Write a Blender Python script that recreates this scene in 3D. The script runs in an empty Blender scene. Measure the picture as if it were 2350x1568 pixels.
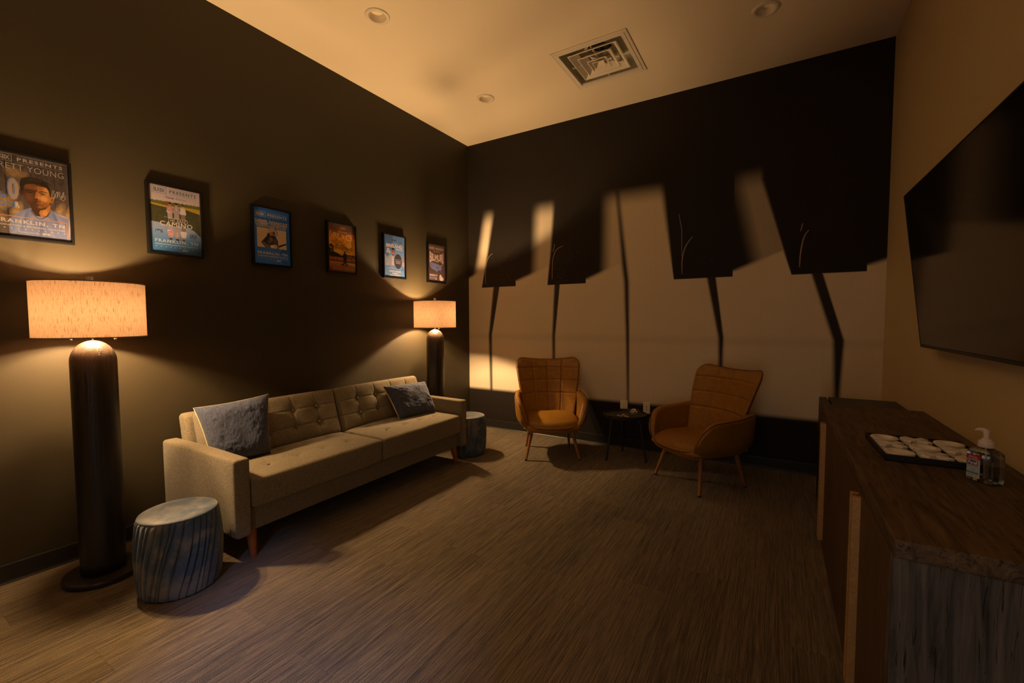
import bpy, bmesh, math, random
import numpy as np
from mathutils import Vector, Matrix
from mathutils import noise as mnoise

sc = bpy.context.scene
COL = sc.collection
PI = math.pi
rnd = random.Random(7)

# ------------------------------------------------------------------ camera
CAM = Vector((3.43736, -4.6106, 1.38124))
YAW, PITCH, ROLL = -0.543185, 0.050578, -0.0030176
cd = bpy.data.cameras.new('camera')
cd.sensor_fit = 'HORIZONTAL'; cd.sensor_width = 36.0
cd.lens = 1003.07 / 2350 * 36.0
cd.clip_start = 0.02
cam = bpy.data.objects.new('camera', cd); COL.objects.link(cam)
fw = Vector((math.sin(YAW) * math.cos(PITCH), math.cos(YAW) * math.cos(PITCH), -math.sin(PITCH)))
rt = Vector((math.cos(YAW), -math.sin(YAW), 0)); up = rt.cross(fw)
cr, sr = math.cos(ROLL), math.sin(ROLL)
r2 = rt * cr + up * sr; u2 = up * cr - rt * sr
M = Matrix((r2, u2, -fw)).transposed().to_4x4(); M.translation = CAM
cam.matrix_world = M
sc.camera = cam

# ------------------------------------------------------------------ world, view, light
w = bpy.data.worlds.new('world'); sc.world = w; w.use_nodes = True
w.node_tree.nodes['Background'].inputs[0].default_value = (0.92, 0.76, 0.66, 1)
w.node_tree.nodes['Background'].inputs[1].default_value = 1.7
vs = sc.view_settings
vs.view_transform = 'Standard'; vs.look = 'None'; vs.gamma = 1; vs.use_curve_mapping = False
vs.exposure = 0.0
sc.cycles.max_bounces = 8; sc.cycles.diffuse_bounces = 5; sc.cycles.transmission_bounces = 8
sc.cycles.transparent_max_bounces = 12
sc.cycles.sample_clamp_indirect = 4.0
sc.cycles.caustics_reflective = False

BULB = 4300.0                       # radiance of the lamp bulbs
BULB_COL = (1.0, 0.62, 0.30)
HALL_W = 140.0
hl = bpy.data.lights.new('hall_light', 'AREA'); hl.shape = 'RECTANGLE'; hl.size = 0.3; hl.size_y = 0.3
hl.energy = HALL_W; hl.color = (0.36, 0.48, 1.0)
hlo = bpy.data.objects.new('hall_light', hl); COL.objects.link(hlo)
hlo.location = (4.2, -7.4, 3.4)
hlo.rotation_euler = (Vector((1.9, -3.4, 0.0)) - Vector((4.2, -7.4, 3.4))).to_track_quat('-Z', 'Y').to_euler()

# ------------------------------------------------------------------ node helpers
class NT:
    def __init__(s, name):
        s.m = bpy.data.materials.new(name); s.m.use_nodes = True
        s.t = s.m.node_tree; s.t.nodes.clear()
        s.out = s.t.nodes.new('ShaderNodeOutputMaterial')
    def n(s, typ, **kw):
        nd = s.t.nodes.new(typ)
        for k, v in kw.items(): setattr(nd, k, v)
        return nd
    def link(s, a, b): s.t.links.new(a, b)
    def setin(s, sock, v):
        if isinstance(v, bpy.types.NodeSocket): s.link(v, sock)
        elif isinstance(v, (tuple, list)) and len(v) == 3 and sock.type == 'RGBA': sock.default_value = (*v, 1)
        else: sock.default_value = v
    def math(s, op, a, b=0.0, c=0.0):
        nd = s.n('ShaderNodeMath', operation=op)
        s.setin(nd.inputs[0], a); s.setin(nd.inputs[1], b); s.setin(nd.inputs[2], c)
        return nd.outputs[0]
    def mapr(s, v, a, b, c=0.0, d=1.0, interp='LINEAR'):
        nd = s.n('ShaderNodeMapRange', interpolation_type=interp)
        nd.clamp = True
        for i, q in enumerate((v, a, b, c, d)): s.setin(nd.inputs[i], q)
        return nd.outputs[0]
    def mix(s, f, a, b, typ='MIX'):
        nd = s.n('ShaderNodeMix', data_type='RGBA', blend_type=typ)
        s.setin(nd.inputs[0], f); s.setin(nd.inputs[6], a); s.setin(nd.inputs[7], b)
        return nd.outputs[2]
    def coord(s, kind='Object'):
        return s.n('ShaderNodeTexCoord').outputs[kind]
    def sep(s, v):
        nd = s.n('ShaderNodeSeparateXYZ'); s.link(v, nd.inputs[0]); return nd.outputs
    def comb(s, x, y, z):
        nd = s.n('ShaderNodeCombineXYZ')
        for i, q in enumerate((x, y, z)): s.setin(nd.inputs[i], q)
        return nd.outputs[0]
    def scale(s, v, k):
        nd = s.n('ShaderNodeMapping'); s.link(v, nd.inputs[0]); nd.inputs['Scale'].default_value = k
        return nd.outputs[0]
    def noise(s, v, scale=5.0, detail=2.0, rough=0.5, dist=0.0):
        nd = s.n('ShaderNodeTexNoise'); s.link(v, nd.inputs['Vector'])
        nd.inputs['Scale'].default_value = scale; nd.inputs['Detail'].default_value = detail
        nd.inputs['Roughness'].default_value = rough; nd.inputs['Distortion'].default_value = dist
        return nd.outputs[0]
    def ramp(s, f, stops):
        nd = s.n('ShaderNodeValToRGB'); s.link(f, nd.inputs[0]); e = nd.color_ramp.elements
        while len(e) > 1: e.remove(e[0])
        e[0].position = stops[0][0]; e[0].color = (*stops[0][1], 1)
        for p, c in stops[1:]:
            q = e.new(p); q.color = (*c, 1)
        return nd.outputs[0]
    def bump(s, h, dist=0.002, strength=1.0):
        nd = s.n('ShaderNodeBump'); s.link(h, nd.inputs['Height'])
        nd.inputs['Distance'].default_value = dist; nd.inputs['Strength'].default_value = strength
        return nd.outputs[0]
    def bsdf(s, col, rough=0.6, metal=0.0, spec=0.5, normal=None, sheen=0.0, coat=0.0, trans=0.0, ior=1.45, sheen_tint=None):
        nd = s.n('ShaderNodeBsdfPrincipled')
        s.setin(nd.inputs['Base Color'], col); s.setin(nd.inputs['Roughness'], rough)
        nd.inputs['Metallic'].default_value = metal
        nd.inputs['Specular IOR Level'].default_value = spec
        nd.inputs['Sheen Weight'].default_value = sheen
        nd.inputs['Coat Weight'].default_value = coat
        nd.inputs['Transmission Weight'].default_value = trans
        nd.inputs['IOR'].default_value = ior
        if sheen_tint: nd.inputs['Sheen Tint'].default_value = (*sheen_tint, 1)
        if normal is not None: s.link(normal, nd.inputs['Normal'])
        s.link(nd.outputs[0], s.out.inputs[0])
        return nd

def plain(name, col, rough=0.6, metal=0.0, spec=0.5, noise=0.0, nscale=40, bump=0.0, **kw):
    t = NT(name)
    c = col; nrm = None
    if noise or bump:
        nz = t.noise(t.coord(), nscale, 4)
        if noise:
            f = t.mapr(nz, 0.3, 0.7)
            c = t.mix(f, tuple(x * (1 - noise) for x in col), tuple(min(1, x * (1 + noise)) for x in col))
        if bump: nrm = t.bump(nz, bump)
    t.bsdf(c, rough, metal, spec, nrm, **kw)
    return t.m

MAT = {}
# painted walls
MAT['olive'] = plain('olive_wall_paint', (0.035, 0.0275, 0.0135), 0.55, spec=0.35, noise=0.05, nscale=300, bump=0.0006)
MAT['beige'] = plain('beige_wall_paint', (0.66, 0.53, 0.30), 0.6, spec=0.3, noise=0.03, nscale=300, bump=0.0004)
MAT['ceil'] = plain('ceiling_paint', (0.86, 0.72, 0.50), 0.8, spec=0.2, noise=0.015, nscale=200)
MAT['base'] = plain('black_rubber_base', (0.020, 0.018, 0.016), 0.38, noise=0.1)
MAT['white_trim'] = plain('white_enamel', (0.78, 0.68, 0.52), 0.45, noise=0.02)
MAT['vent_in'] = plain('vent_interior', (0.70, 0.68, 0.52), 0.5, metal=0.2, noise=0.05)
MAT['dark'] = plain('dark_void', (0.01, 0.009, 0.008), 0.7, noise=0.1)
MAT['lens'] = plain('downlight_lens', (0.95, 0.85, 0.58), 0.35, noise=0.02)
MAT['plate'] = plain('ivory_plate', (0.95, 0.88, 0.70), 0.4, noise=0.02)
MAT['black_plastic'] = plain('black_plastic', (0.012, 0.012, 0.013), 0.35, noise=0.1)
MAT['black_metal'] = plain('black_powder_coat', (0.018, 0.018, 0.018), 0.42, noise=0.15, nscale=200)
MAT['lampbase'] = plain('dark_bronze', (0.025, 0.02, 0.017), 0.35, noise=0.15)
MAT['frame'] = plain('black_frame', (0.004, 0.0037, 0.0034), 0.45, spec=0.25, noise=0.1)
MAT['legwood'] = plain('orange_stained_wood', (0.30, 0.085, 0.02), 0.4, noise=0.15, nscale=30)
MAT['chairleg'] = plain('walnut_print_leg', (0.30, 0.14, 0.05), 0.4, noise=0.2, nscale=60)
MAT['brass'] = plain('aged_brass', (0.52, 0.30, 0.10), 0.5, metal=0.35, noise=0.15, nscale=90)
MAT['nickel'] = plain('brushed_nickel', (0.55, 0.52, 0.48), 0.3, metal=1.0, noise=0.05)
MAT['fridge'] = plain('black_appliance', (0.022, 0.020, 0.018), 0.45, noise=0.1)
MAT['tray'] = plain('black_board', (0.013, 0.014, 0.017), 0.5, noise=0.15)
MAT['piece'] = plain('white_game_piece', (0.92, 0.88, 0.80), 0.45, noise=0.02)
MAT['piping'] = plain('leather_piping', (0.10, 0.035, 0.010), 0.5, noise=0.1)
MAT['button'] = plain('button_fabric', (0.16, 0.14, 0.10), 0.9, noise=0.2)
MAT['cream'] = plain('cream_linen', (0.85, 0.68, 0.38), 0.9, noise=0.06, nscale=400, bump=0.0006)
MAT['wrap'] = plain('candy_wrapper', (0.95, 0.90, 0.82), 0.25, noise=0.1)
MAT['pebble_l'] = plain('pale_pebble', (0.55, 0.47, 0.34), 0.6, noise=0.2)
MAT['pebble_d'] = plain('dark_pebble', (0.04, 0.035, 0.03), 0.4, noise=0.2)
MAT['hem'] = plain('hem_tape', (0.30, 0.20, 0.12), 0.8, noise=0.1)
MAT['pump'] = plain('white_pump_plastic', (0.80, 0.70, 0.62), 0.35, noise=0.02)

def glassy(name, tint=(1, 1, 1), refl=0.06, rough=0.03):
    t = NT(name)
    tr = t.n('ShaderNodeBsdfTransparent'); tr.inputs[0].default_value = (*tint, 1)
    gl = t.n('ShaderNodeBsdfGlossy'); gl.inputs['Roughness'].default_value = rough
    lw = t.n('ShaderNodeLayerWeight'); lw.inputs[0].default_value = 0.35
    f = t.mapr(lw.outputs['Fresnel'], 0, 1, refl * 0.5, min(1, refl * 9))
    mx = t.n('ShaderNodeMixShader'); t.link(f, mx.inputs[0]); t.link(tr.outputs[0], mx.inputs[1]); t.link(gl.outputs[0], mx.inputs[2])
    t.link(mx.outputs[0], t.out.inputs[0])
    return t.m
MAT['glazing'] = glassy('picture_glass', refl=0.02, rough=0.08)
MAT['bowlglass'] = glassy('bowl_glass', (0.985, 0.985, 0.98), 0.05)
MAT['bottle'] = glassy('clear_bottle', (0.90, 0.94, 0.97), 0.10)

def gel():
    t = NT('clear_gel')
    t.bsdf((0.93, 0.96, 0.98), 0.02, trans=1.0, ior=1.20, spec=0.5)
    return t.m
MAT['gel'] = gel()

def vcol(name, rough=0.55, spec=0.3):
    t = NT(name)
    a = t.n('ShaderNodeVertexColor', layer_name='Col')
    t.bsdf(a.outputs[0], rough, spec=spec)
    return t.m
MAT['print'] = vcol('printed_paper')
MAT['label'] = vcol('printed_label', 0.35)

def screen():
    t = NT('television_glass')
    t.bsdf((0.004, 0.004, 0.004), t.mapr(t.noise(t.coord(), 3, 1), 0, 1, 0.10, 0.13), spec=0.75)
    return t.m
MAT['screen'] = screen()

def bulbmat():
    t = NT('bulb_glow')
    e = t.n('ShaderNodeEmission'); e.inputs[0].default_value = (*BULB_COL, 1); e.inputs[1].default_value = BULB
    t.link(e.outputs[0], t.out.inputs[0]); return t.m
MAT['bulb'] = bulbmat()

def shademat():
    t = NT('linen_shade')
    P = t.sep(t.coord())
    ang = t.math('ARCTAN2', P[1], P[0])
    v = t.comb(t.math('MULTIPLY', ang, 42.0), 0.0, t.math('MULTIPLY', P[2], 10.0))
    slub = t.mapr(t.noise(v, 2.2, 1.0, 0.5), 0.58, 0.66, 0, 1)
    v2 = t.comb(t.math('MULTIPLY', ang, 60.0), 1.7, t.math('MULTIPLY', P[2], 160.0))
    weave = t.noise(v2, 1.3, 2)
    c = t.mix(t.mapr(weave, 0.3, 0.7), (0.66, 0.40, 0.235), (0.88, 0.57, 0.355))
    c = t.mix(t.math('MULTIPLY', slub, 0.80), c, (0.36, 0.16, 0.06))
    tl = t.n('ShaderNodeBsdfTranslucent'); t.link(c, tl.inputs[0])
    df = t.n('ShaderNodeBsdfDiffuse'); t.link(t.mix(1.0, c, (0.42, 0.40, 0.38), 'MULTIPLY'), df.inputs[0])
    mx = t.n('ShaderNodeMixShader'); mx.inputs[0].default_value = 0.972
    t.link(tl.outputs[0], mx.inputs[1]); t.link(df.outputs[0], mx.inputs[2])
    t.link(mx.outputs[0], t.out.inputs[0]); return t.m
MAT['shade'] = shademat()

def fabric(name, a, b, scale=420, bumpd=0.0012, rough=0.95, mott=0.5, sheen=0.15, stretch=(1, 1, 1)):
    t = NT(name)
    co = t.scale(t.coord(), stretch)
    n1 = t.noise(co, scale, 2, 0.6)
    n2 = t.noise(co, scale * 0.25, 3)
    f = t.mapr(t.math('ADD', t.math('MULTIPLY', n1, 1 - mott * 0.5), t.math('MULTIPLY', n2, mott * 0.5)), 0.35, 0.65)
    t.bsdf(t.mix(f, a, b), rough, spec=0.15, normal=t.bump(n1, bumpd), sheen=sheen)
    return t.m
MAT['tweed'] = fabric('beige_tweed', (0.105, 0.086, 0.054), (0.29, 0.245, 0.160), 330, 0.0012)
MAT['bluefab'] = fabric('blue_grey_linen', (0.038, 0.046, 0.076), (0.084, 0.102, 0.158), 170, 0.003, mott=0.25, stretch=(1, 1, 0.55))

def velvet():
    t = NT('blue_velvet')
    co = t.coord()
    n = t.noise(co, 9, 4, 0.6, 0.35)
    f = t.mapr(n, 0.44, 0.62)
    c = t.mix(f, (0.046, 0.080, 0.130), (0.175, 0.172, 0.165))
    t.bsdf(c, 0.55, spec=0.3, normal=t.bump(t.noise(co, 400, 2), 0.0004), sheen=0.35, sheen_tint=(0.85, 0.92, 1.0))
    return t.m
MAT['velvet'] = velvet()

def leather():
    t = NT('cognac_leather')
    co = t.coord()
    n = t.noise(co, 24, 5, 0.6, 0.3)
    c = t.mix(t.mapr(n, 0.3, 0.72), (0.26, 0.118, 0.011), (0.36, 0.172, 0.020))
    vr = t.n('ShaderNodeTexVoronoi'); t.link(co, vr.inputs['Vector']); vr.inputs['Scale'].default_value = 260
    t.bsdf(c, t.mapr(n, 0.3, 0.7, 0.30, 0.46), spec=0.5, normal=t.bump(vr.outputs['Distance'], 0.0006, 0.6))
    return t.m
MAT['leather'] = leather()

def column():
    t = NT('cerused_dark_wood')
    P = t.sep(t.coord())
    v = t.comb(t.math('MULTIPLY', P[0], 70.0), t.math('MULTIPLY', P[1], 70.0), t.math('MULTIPLY', P[2], 1.6))
    g = t.noise(v, 1.0, 3, 0.6, 0.6)
    # cathedral pores
    v2 = t.comb(t.math('MULTIPLY', P[0], 150.0), t.math('MULTIPLY', P[1], 150.0), t.math('MULTIPLY', P[2], 22.0))
    p = t.math('MULTIPLY', t.mapr(t.noise(v2, 1.0, 2, 0.6), 0.60, 0.70), t.mapr(P[2], 0.75, 1.15, 0.1, 1.0))
    c = t.mix(t.mapr(g, 0.35, 0.65), (0.006, 0.0047, 0.0039), (0.017, 0.0132, 0.0104))
    t.bsdf(c, 0.42, spec=0.5, normal=t.bump(t.math('SUBTRACT', g, t.math('MULTIPLY', p, 1.6)), 0.0018))
    return t.m
MAT['column'] = column()

def wood(name, a, b, crack, stretch, dist=1.5, rough=0.55, bumpd=0.003, cr=(0.62, 0.70)):
    t = NT(name)
    co = t.scale(t.coord(), stretch)
    g = t.noise(co, 1.0, 5, 0.62, dist)
    ck = t.mapr(t.noise(co, 2.3, 3, 0.6, dist * 1.3), cr[0], cr[1])
    c = t.mix(t.mapr(g, 0.32, 0.68), a, b)
    c = t.mix(ck, c, crack)
    t.bsdf(c, rough, spec=0.4, normal=t.bump(t.math('SUBTRACT', g, t.math('MULTIPLY', ck, 0.9)), bumpd))
    return t.m
MAT['top_wood'] = wood('rustic_oak_top', (0.038, 0.0245, 0.0135), (0.165, 0.108, 0.058), (0.008, 0.006, 0.004), (34, 3.2, 34), 1.6)
MAT['front_wood'] = wood('walnut_front', (0.055, 0.031, 0.013), (0.125, 0.072, 0.031), (0.018, 0.011, 0.006), (60, 60, 2.2), 0.8, bumpd=0.0015)
MAT['end_wood'] = wood('weathered_end_grain', (0.030, 0.029, 0.030), (0.15, 0.14, 0.13), (0.012, 0.011, 0.011), (38, 38, 2.6), 1.2, 0.75, 0.004)

def carpet():
    t = NT('streaked_carpet')
    P = t.sep(t.coord())
    cxx = t.math('DIVIDE', P[0], 0.25)
    row = t.math('FLOOR', cxx)
    wn = t.n('ShaderNodeTexWhiteNoise', noise_dimensions='1D'); t.link(row, wn.inputs['W'])
    cy = t.math('ADD', P[1], t.math('MULTIPLY', wn.outputs[0], 1.0))
    seg = t.math('FLOOR', cy)
    wn2 = t.n('ShaderNodeTexWhiteNoise', noise_dimensions='2D'); t.link(t.comb(row, seg, 0), wn2.inputs['Vector'])
    idv = wn2.outputs[0]
    off = t.math('MULTIPLY', idv, 60.0)
    v1 = t.comb(t.math('ADD', t.math('MULTIPLY', P[0], 190.0), off), t.math('MULTIPLY', P[1], 2.8), off)
    s1 = t.noise(v1, 1.0, 2.5, 0.55)
    v2 = t.comb(t.math('ADD', t.math('MULTIPLY', P[0], 430.0), off), t.math('MULTIPLY', P[1], 10.0), off)
    s2 = t.noise(v2, 1.0, 1.5, 0.6)
    v3 = t.comb(t.math('MULTIPLY', P[0], 500.0), t.math('MULTIPLY', P[1], 330.0), 0)
    s3 = t.noise(v3, 1.0, 1.0)
    f = t.math('ADD', t.math('MULTIPLY', s1, 0.44), t.math('ADD', t.math('MULTIPLY', s2, 0.36), t.math('MULTIPLY', s3, 0.20)))
    f = t.math('ADD', f, t.math('MULTIPLY', t.math('SUBTRACT', idv, 0.5), 0.045))
    c = t.ramp(t.mapr(f, 0.30, 0.70), [(0.0, (0.026, 0.022, 0.020)), (0.34, (0.11, 0.085, 0.055)), (0.62, (0.27, 0.205, 0.115)), (1.0, (0.44, 0.335, 0.19))])
    ribc = t.math('ADD', 0.80, t.math('MULTIPLY', t.math('SINE', t.math('MULTIPLY', P[0], 2 * PI / 0.0046)), 0.22))
    ribc = t.math('MULTIPLY', ribc, t.mapr(s3, 0.3, 0.7, 0.72, 1.22))
    c = t.mix(1.0, c, t.comb(ribc, ribc, ribc), 'MULTIPLY')
    # seams between the carpet planks
    fx = t.math('ABSOLUTE', t.math('SUBTRACT', t.math('FRACT', cxx), 0.5))
    fy = t.math('ABSOLUTE', t.math('SUBTRACT', t.math('FRACT', cy), 0.5))
    seam = t.math('MAXIMUM', t.mapr(fx, 0.490, 0.5), t.mapr(fy, 0.4975, 0.5))
    c = t.mix(t.math('MULTIPLY', seam, 0.35), c, (0.02, 0.018, 0.016))
    rib = t.math('SINE', t.math('MULTIPLY', P[0], 2 * PI / 0.0055))
    h = t.math('ADD', t.math('MULTIPLY', s2, 0.7), t.math('ADD', t.math('MULTIPLY', s3, 0.6), t.math('MULTIPLY', rib, 0.18)))
    t.bsdf(c, 0.95, spec=0.1, normal=t.bump(h, 0.004), sheen=0.2)
    return t.m
MAT['carpet'] = carpet()

def mural():
    """Wallpaper print: close view of piano keys, white below, black and out of focus above."""
    t = NT('piano_mural')
    P = t.sep(t.coord()); X, Z = P[0], P[2]
    def edge(pts):
        pts = sorted(pts, key=lambda q: q[1])
        e = None
        for (xa, za), (xb, zb) in zip(pts, pts[1:]):
            g = t.mapr(Z, za, zb, 0.0, xb - xa)
            e = g if e is None else t.math('ADD', e, g)
        return t.math('ADD', e, pts[0][0])
    def right_of(pts, b):                     # 1 where x is beyond the edge; b is the blur, a number or (z0,b0,z1,b1)
        d = t.math('SUBTRACT', X, edge(pts))
        if isinstance(b, tuple): b = t.mapr(Z, b[0], b[2], b[1], b[3])
        nb = t.math('MULTIPLY', b, -1.0)
        return t.mapr(d, nb, b, 0, 1, 'SMOOTHSTEP')
    def above(x0, z0, x1, z1, b):             # 1 above the line
        d = t.math('SUBTRACT', Z, t.math('ADD', t.math('MULTIPLY', X, (z1 - z0) / (x1 - x0)), z0 - x0 * (z1 - z0) / (x1 - x0)))
        return t.mapr(d, -b, b, 0, 1, 'SMOOTHSTEP')
    inv = lambda a: t.math('SUBTRACT', 1.0, a)
    mul = lambda a, b: t.math('MULTIPLY', a, b)
    mx = lambda a, b: t.math('MAXIMUM', a, b)
    white = mul(t.mapr(Z, 0.465, 0.52, 0, 1, 'SMOOTHSTEP'), inv(t.mapr(Z, 2.54, 2.78, 0, 1, 'SMOOTHSTEP')))
    dark = None
    def add(d):
        nonlocal dark
        dark = d if dark is None else mx(dark, d)
    zb = 1.783
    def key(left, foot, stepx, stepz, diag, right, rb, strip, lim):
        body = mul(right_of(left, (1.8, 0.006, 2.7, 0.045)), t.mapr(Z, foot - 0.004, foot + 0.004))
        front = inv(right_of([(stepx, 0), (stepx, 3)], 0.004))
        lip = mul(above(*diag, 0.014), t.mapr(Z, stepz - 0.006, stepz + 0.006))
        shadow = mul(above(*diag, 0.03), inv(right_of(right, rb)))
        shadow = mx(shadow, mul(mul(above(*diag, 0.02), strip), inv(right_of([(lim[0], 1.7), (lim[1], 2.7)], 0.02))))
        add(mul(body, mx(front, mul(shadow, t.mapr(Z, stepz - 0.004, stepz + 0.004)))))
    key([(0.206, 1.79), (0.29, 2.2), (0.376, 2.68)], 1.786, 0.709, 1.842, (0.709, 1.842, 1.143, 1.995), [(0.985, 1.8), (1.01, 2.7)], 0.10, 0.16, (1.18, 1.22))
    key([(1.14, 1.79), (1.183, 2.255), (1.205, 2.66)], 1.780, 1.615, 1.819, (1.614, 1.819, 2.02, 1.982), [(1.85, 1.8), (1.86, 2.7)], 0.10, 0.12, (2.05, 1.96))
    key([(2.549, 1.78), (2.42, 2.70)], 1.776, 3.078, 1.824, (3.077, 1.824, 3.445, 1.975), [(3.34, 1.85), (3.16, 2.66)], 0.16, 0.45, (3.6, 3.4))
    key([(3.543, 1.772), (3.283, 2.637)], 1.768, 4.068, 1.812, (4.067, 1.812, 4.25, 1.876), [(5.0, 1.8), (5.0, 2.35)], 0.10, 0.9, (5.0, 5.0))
    # the key cut off by the corner
    add(mul(above(0.003, 1.915, 0.215, 2.006, 0.03), inv(right_of([(0.10, 1.9), (0.17, 2.2), (0.26, 2.69)], 0.06))))
    def stem(l, r, bl, brr, k=1.0):
        add(mul(mul(right_of(l, bl), inv(right_of(r, brr))), mul(t.mapr(Z, l[0][1], l[0][1] + 0.02, 1.0, 0.0), k)))
    stem([(0.384, 1.79), (0.308, 1.185), (0.327, 0.5)], [(0.474, 1.79), (0.357, 1.185), (0.361, 0.5)], (0.6, 0.022, 1.75, 0.016), (1.0, 0.020, 1.4, 0.009), 0.96)
    stem([(1.229, 1.785), (1.201, 1.188), (1.214, 0.5)], [(1.299, 1.785), (1.24, 1.188), (1.241, 0.5)], (0.6, 0.022, 1.75, 0.016), (1.0, 0.020, 1.4, 0.009), 0.96)
    stem([(1.945, 2.74), (2.018, 1.976), (2.045, 1.775), (2.071, 1.193), (2.09, 0.5)], [(1.979, 2.74), (2.073, 1.972), (2.097, 1.773), (2.107, 1.193), (2.112, 0.5)], (1.2, 0.020, 2.6, 0.036), (1.2, 0.016, 2.6, 0.036), 0.97)
    stem([(2.854, 1.78), (2.966, 1.2), (2.983, 0.5)], [(2.933, 1.78), (3.012, 1.2), (3.004, 0.5)], (1.0, 0.022, 1.75, 0.016), (1.0, 0.020, 1.4, 0.009), 0.98)
    stem([(3.688, 1.775), (3.857, 1.193), (3.883, 0.5)], [(3.769, 1.775), (3.935, 1.193), (3.909, 0.5)], (1.0, 0.024, 1.75, 0.016), (1.0, 0.020, 1.4, 0.009), 0.98)
    wf = mul(white, inv(dark))
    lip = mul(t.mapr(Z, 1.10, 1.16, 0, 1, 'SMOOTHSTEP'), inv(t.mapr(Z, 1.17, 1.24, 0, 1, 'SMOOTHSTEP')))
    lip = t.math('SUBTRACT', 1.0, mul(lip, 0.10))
    grain = t.noise(t.coord(), 220, 3)
    wc = t.mix(grain, (0.80, 0.69, 0.50), (0.88, 0.76, 0.55))
    bc = t.mix(t.mapr(t.noise(t.coord(), 900, 1), 0.62, 0.75), (0.018, 0.0142, 0.011), (0.029, 0.023, 0.0175))
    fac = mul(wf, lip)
    # wallpaper drops
    fr = t.math('ABSOLUTE', t.math('SUBTRACT', t.math('FRACT', t.math('DIVIDE', t.math('SUBTRACT', X, 0.219), 0.477)), 0.5))
    seam = t.mapr(fr, 0.0, 0.0025, 1, 0)
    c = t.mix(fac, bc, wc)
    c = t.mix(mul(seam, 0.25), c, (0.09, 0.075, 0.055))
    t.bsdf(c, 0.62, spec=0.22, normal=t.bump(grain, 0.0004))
    return t.m
MAT['mural'] = mural()
MAT['glint'] = plain('mural_highlight', (0.36, 0.27, 0.19), 0.6, noise=0.4, nscale=300)

# ------------------------------------------------------------------ mesh helpers
class MB:
    def __init__(s): s.v = []; s.f = []; s.mi = []; s.c = None
    def add(s, vs, fs, mi=0):
        b = len(s.v); s.v += [tuple(v) for v in vs]
        s.f += [tuple(i + b for i in f) for f in fs]; s.mi += [mi] * len(fs)
        return s
    def box(s, lo, hi, mi=0):
        x0, y0, z0 = lo; x1, y1, z1 = hi
        return s.add([(x0, y0, z0), (x1, y0, z0), (x1, y1, z0), (x0, y1, z0), (x0, y0, z1), (x1, y0, z1), (x1, y1, z1), (x0, y1, z1)],
                     [(0, 3, 2, 1), (4, 5, 6, 7), (0, 1, 5, 4), (1, 2, 6, 5), (2, 3, 7, 6), (3, 0, 4, 7)], mi)
    def lathe(s, prof, n=48, c=(0, 0, 0), mi=0, cap0=True, cap1=True):
        vs = []; fs = []
        for r, z in prof:
            for k in range(n):
                a = 2 * PI * k / n; vs.append((c[0] + r * math.cos(a), c[1] + r * math.sin(a), c[2] + z))
        m = len(prof)
        for i in range(m - 1):
            for k in range(n):
                k2 = (k + 1) % n; fs.append((i * n + k, i * n + k2, (i + 1) * n + k2, (i + 1) * n + k))
        if cap0: fs.append(tuple(reversed(range(n))))
        if cap1: fs.append(tuple(range((m - 1) * n, m * n)))
        return s.add(vs, fs, mi)
    def tube(s, pts, r, n=10, mi=0, caps=True):
        pts = [Vector(p) for p in pts]; m = len(pts)
        rr = r if isinstance(r, (list, tuple)) else [r] * m
        vs = []; fs = []; prev = None
        for i, p in enumerate(pts):
            d = (pts[min(i + 1, m - 1)] - pts[max(i - 1, 0)]).normalized()
            if prev is None:
                a = d.orthogonal().normalized()
            else:
                a = (prev - d * prev.dot(d)).normalized()
            prev = a; b = d.cross(a)
            for k in range(n):
                t = 2 * PI * k / n; vs.append(p + (a * math.cos(t) + b * math.sin(t)) * rr[i])
        for i in range(m - 1):
            for k in range(n):
                k2 = (k + 1) % n; fs.append((i * n + k, i * n + k2, (i + 1) * n + k2, (i + 1) * n + k))
        if caps: fs.append(tuple(reversed(range(n)))); fs.append(tuple(range((m - 1) * n, m * n)))
        return s.add(vs, fs, mi)
    def grid(s, fn, nu, nv, closeu=False, mi=0):
        vs = [fn(i / nu, j / nv) for j in range(nv + 1) for i in range(nu + (0 if closeu else 1))]
        w = nu + (0 if closeu else 1); fs = []
        for j in range(nv):
            for i in range(nu):
                i2 = (i + 1) % w
                fs.append((j * w + i, j * w + i2, (j + 1) * w + i2, (j + 1) * w + i))
        return s.add(vs, fs, mi)
    def build(s, name, mats, parent=None, smooth=False, bevel=0.0, seg=2, weld=0.0, loc=None, autosmooth=None, recalc=True):
        me = bpy.data.meshes.new(name)
        me.from_pydata([tuple(v) for v in s.v], [], s.f)
        ms = mats if isinstance(mats, (list, tuple)) else [mats]
        for m in ms: me.materials.append(MAT[m] if isinstance(m, str) else m)
        if len(ms) > 1: me.polygons.foreach_set('material_index', s.mi)
        if s.c is not None:
            a = me.color_attributes.new('Col', 'FLOAT_COLOR', 'POINT')
            a.data.foreach_set('color', np.asarray(s.c, dtype=np.float32).ravel())
        elif weld or recalc:
            bm = bmesh.new(); bm.from_mesh(me)
            if weld: bmesh.ops.remove_doubles(bm, verts=bm.verts, dist=weld)
            if recalc: bmesh.ops.recalc_face_normals(bm, faces=bm.faces)
            bm.to_mesh(me); bm.free()
        if smooth: me.polygons.foreach_set('use_smooth', [True] * len(me.polygons))
        if autosmooth is not None: me.set_sharp_from_angle(angle=autosmooth)
        me.update()
        o = bpy.data.objects.new(name, me); COL.objects.link(o)
        if parent is not None: o.parent = parent
        if loc is not None: o.location = loc
        if bevel:
            b = o.modifiers.new('bevel', 'BEVEL'); b.width = bevel; b.segments = seg; b.limit_method = 'ANGLE'; b.angle_limit = 0.6
        return o

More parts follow.
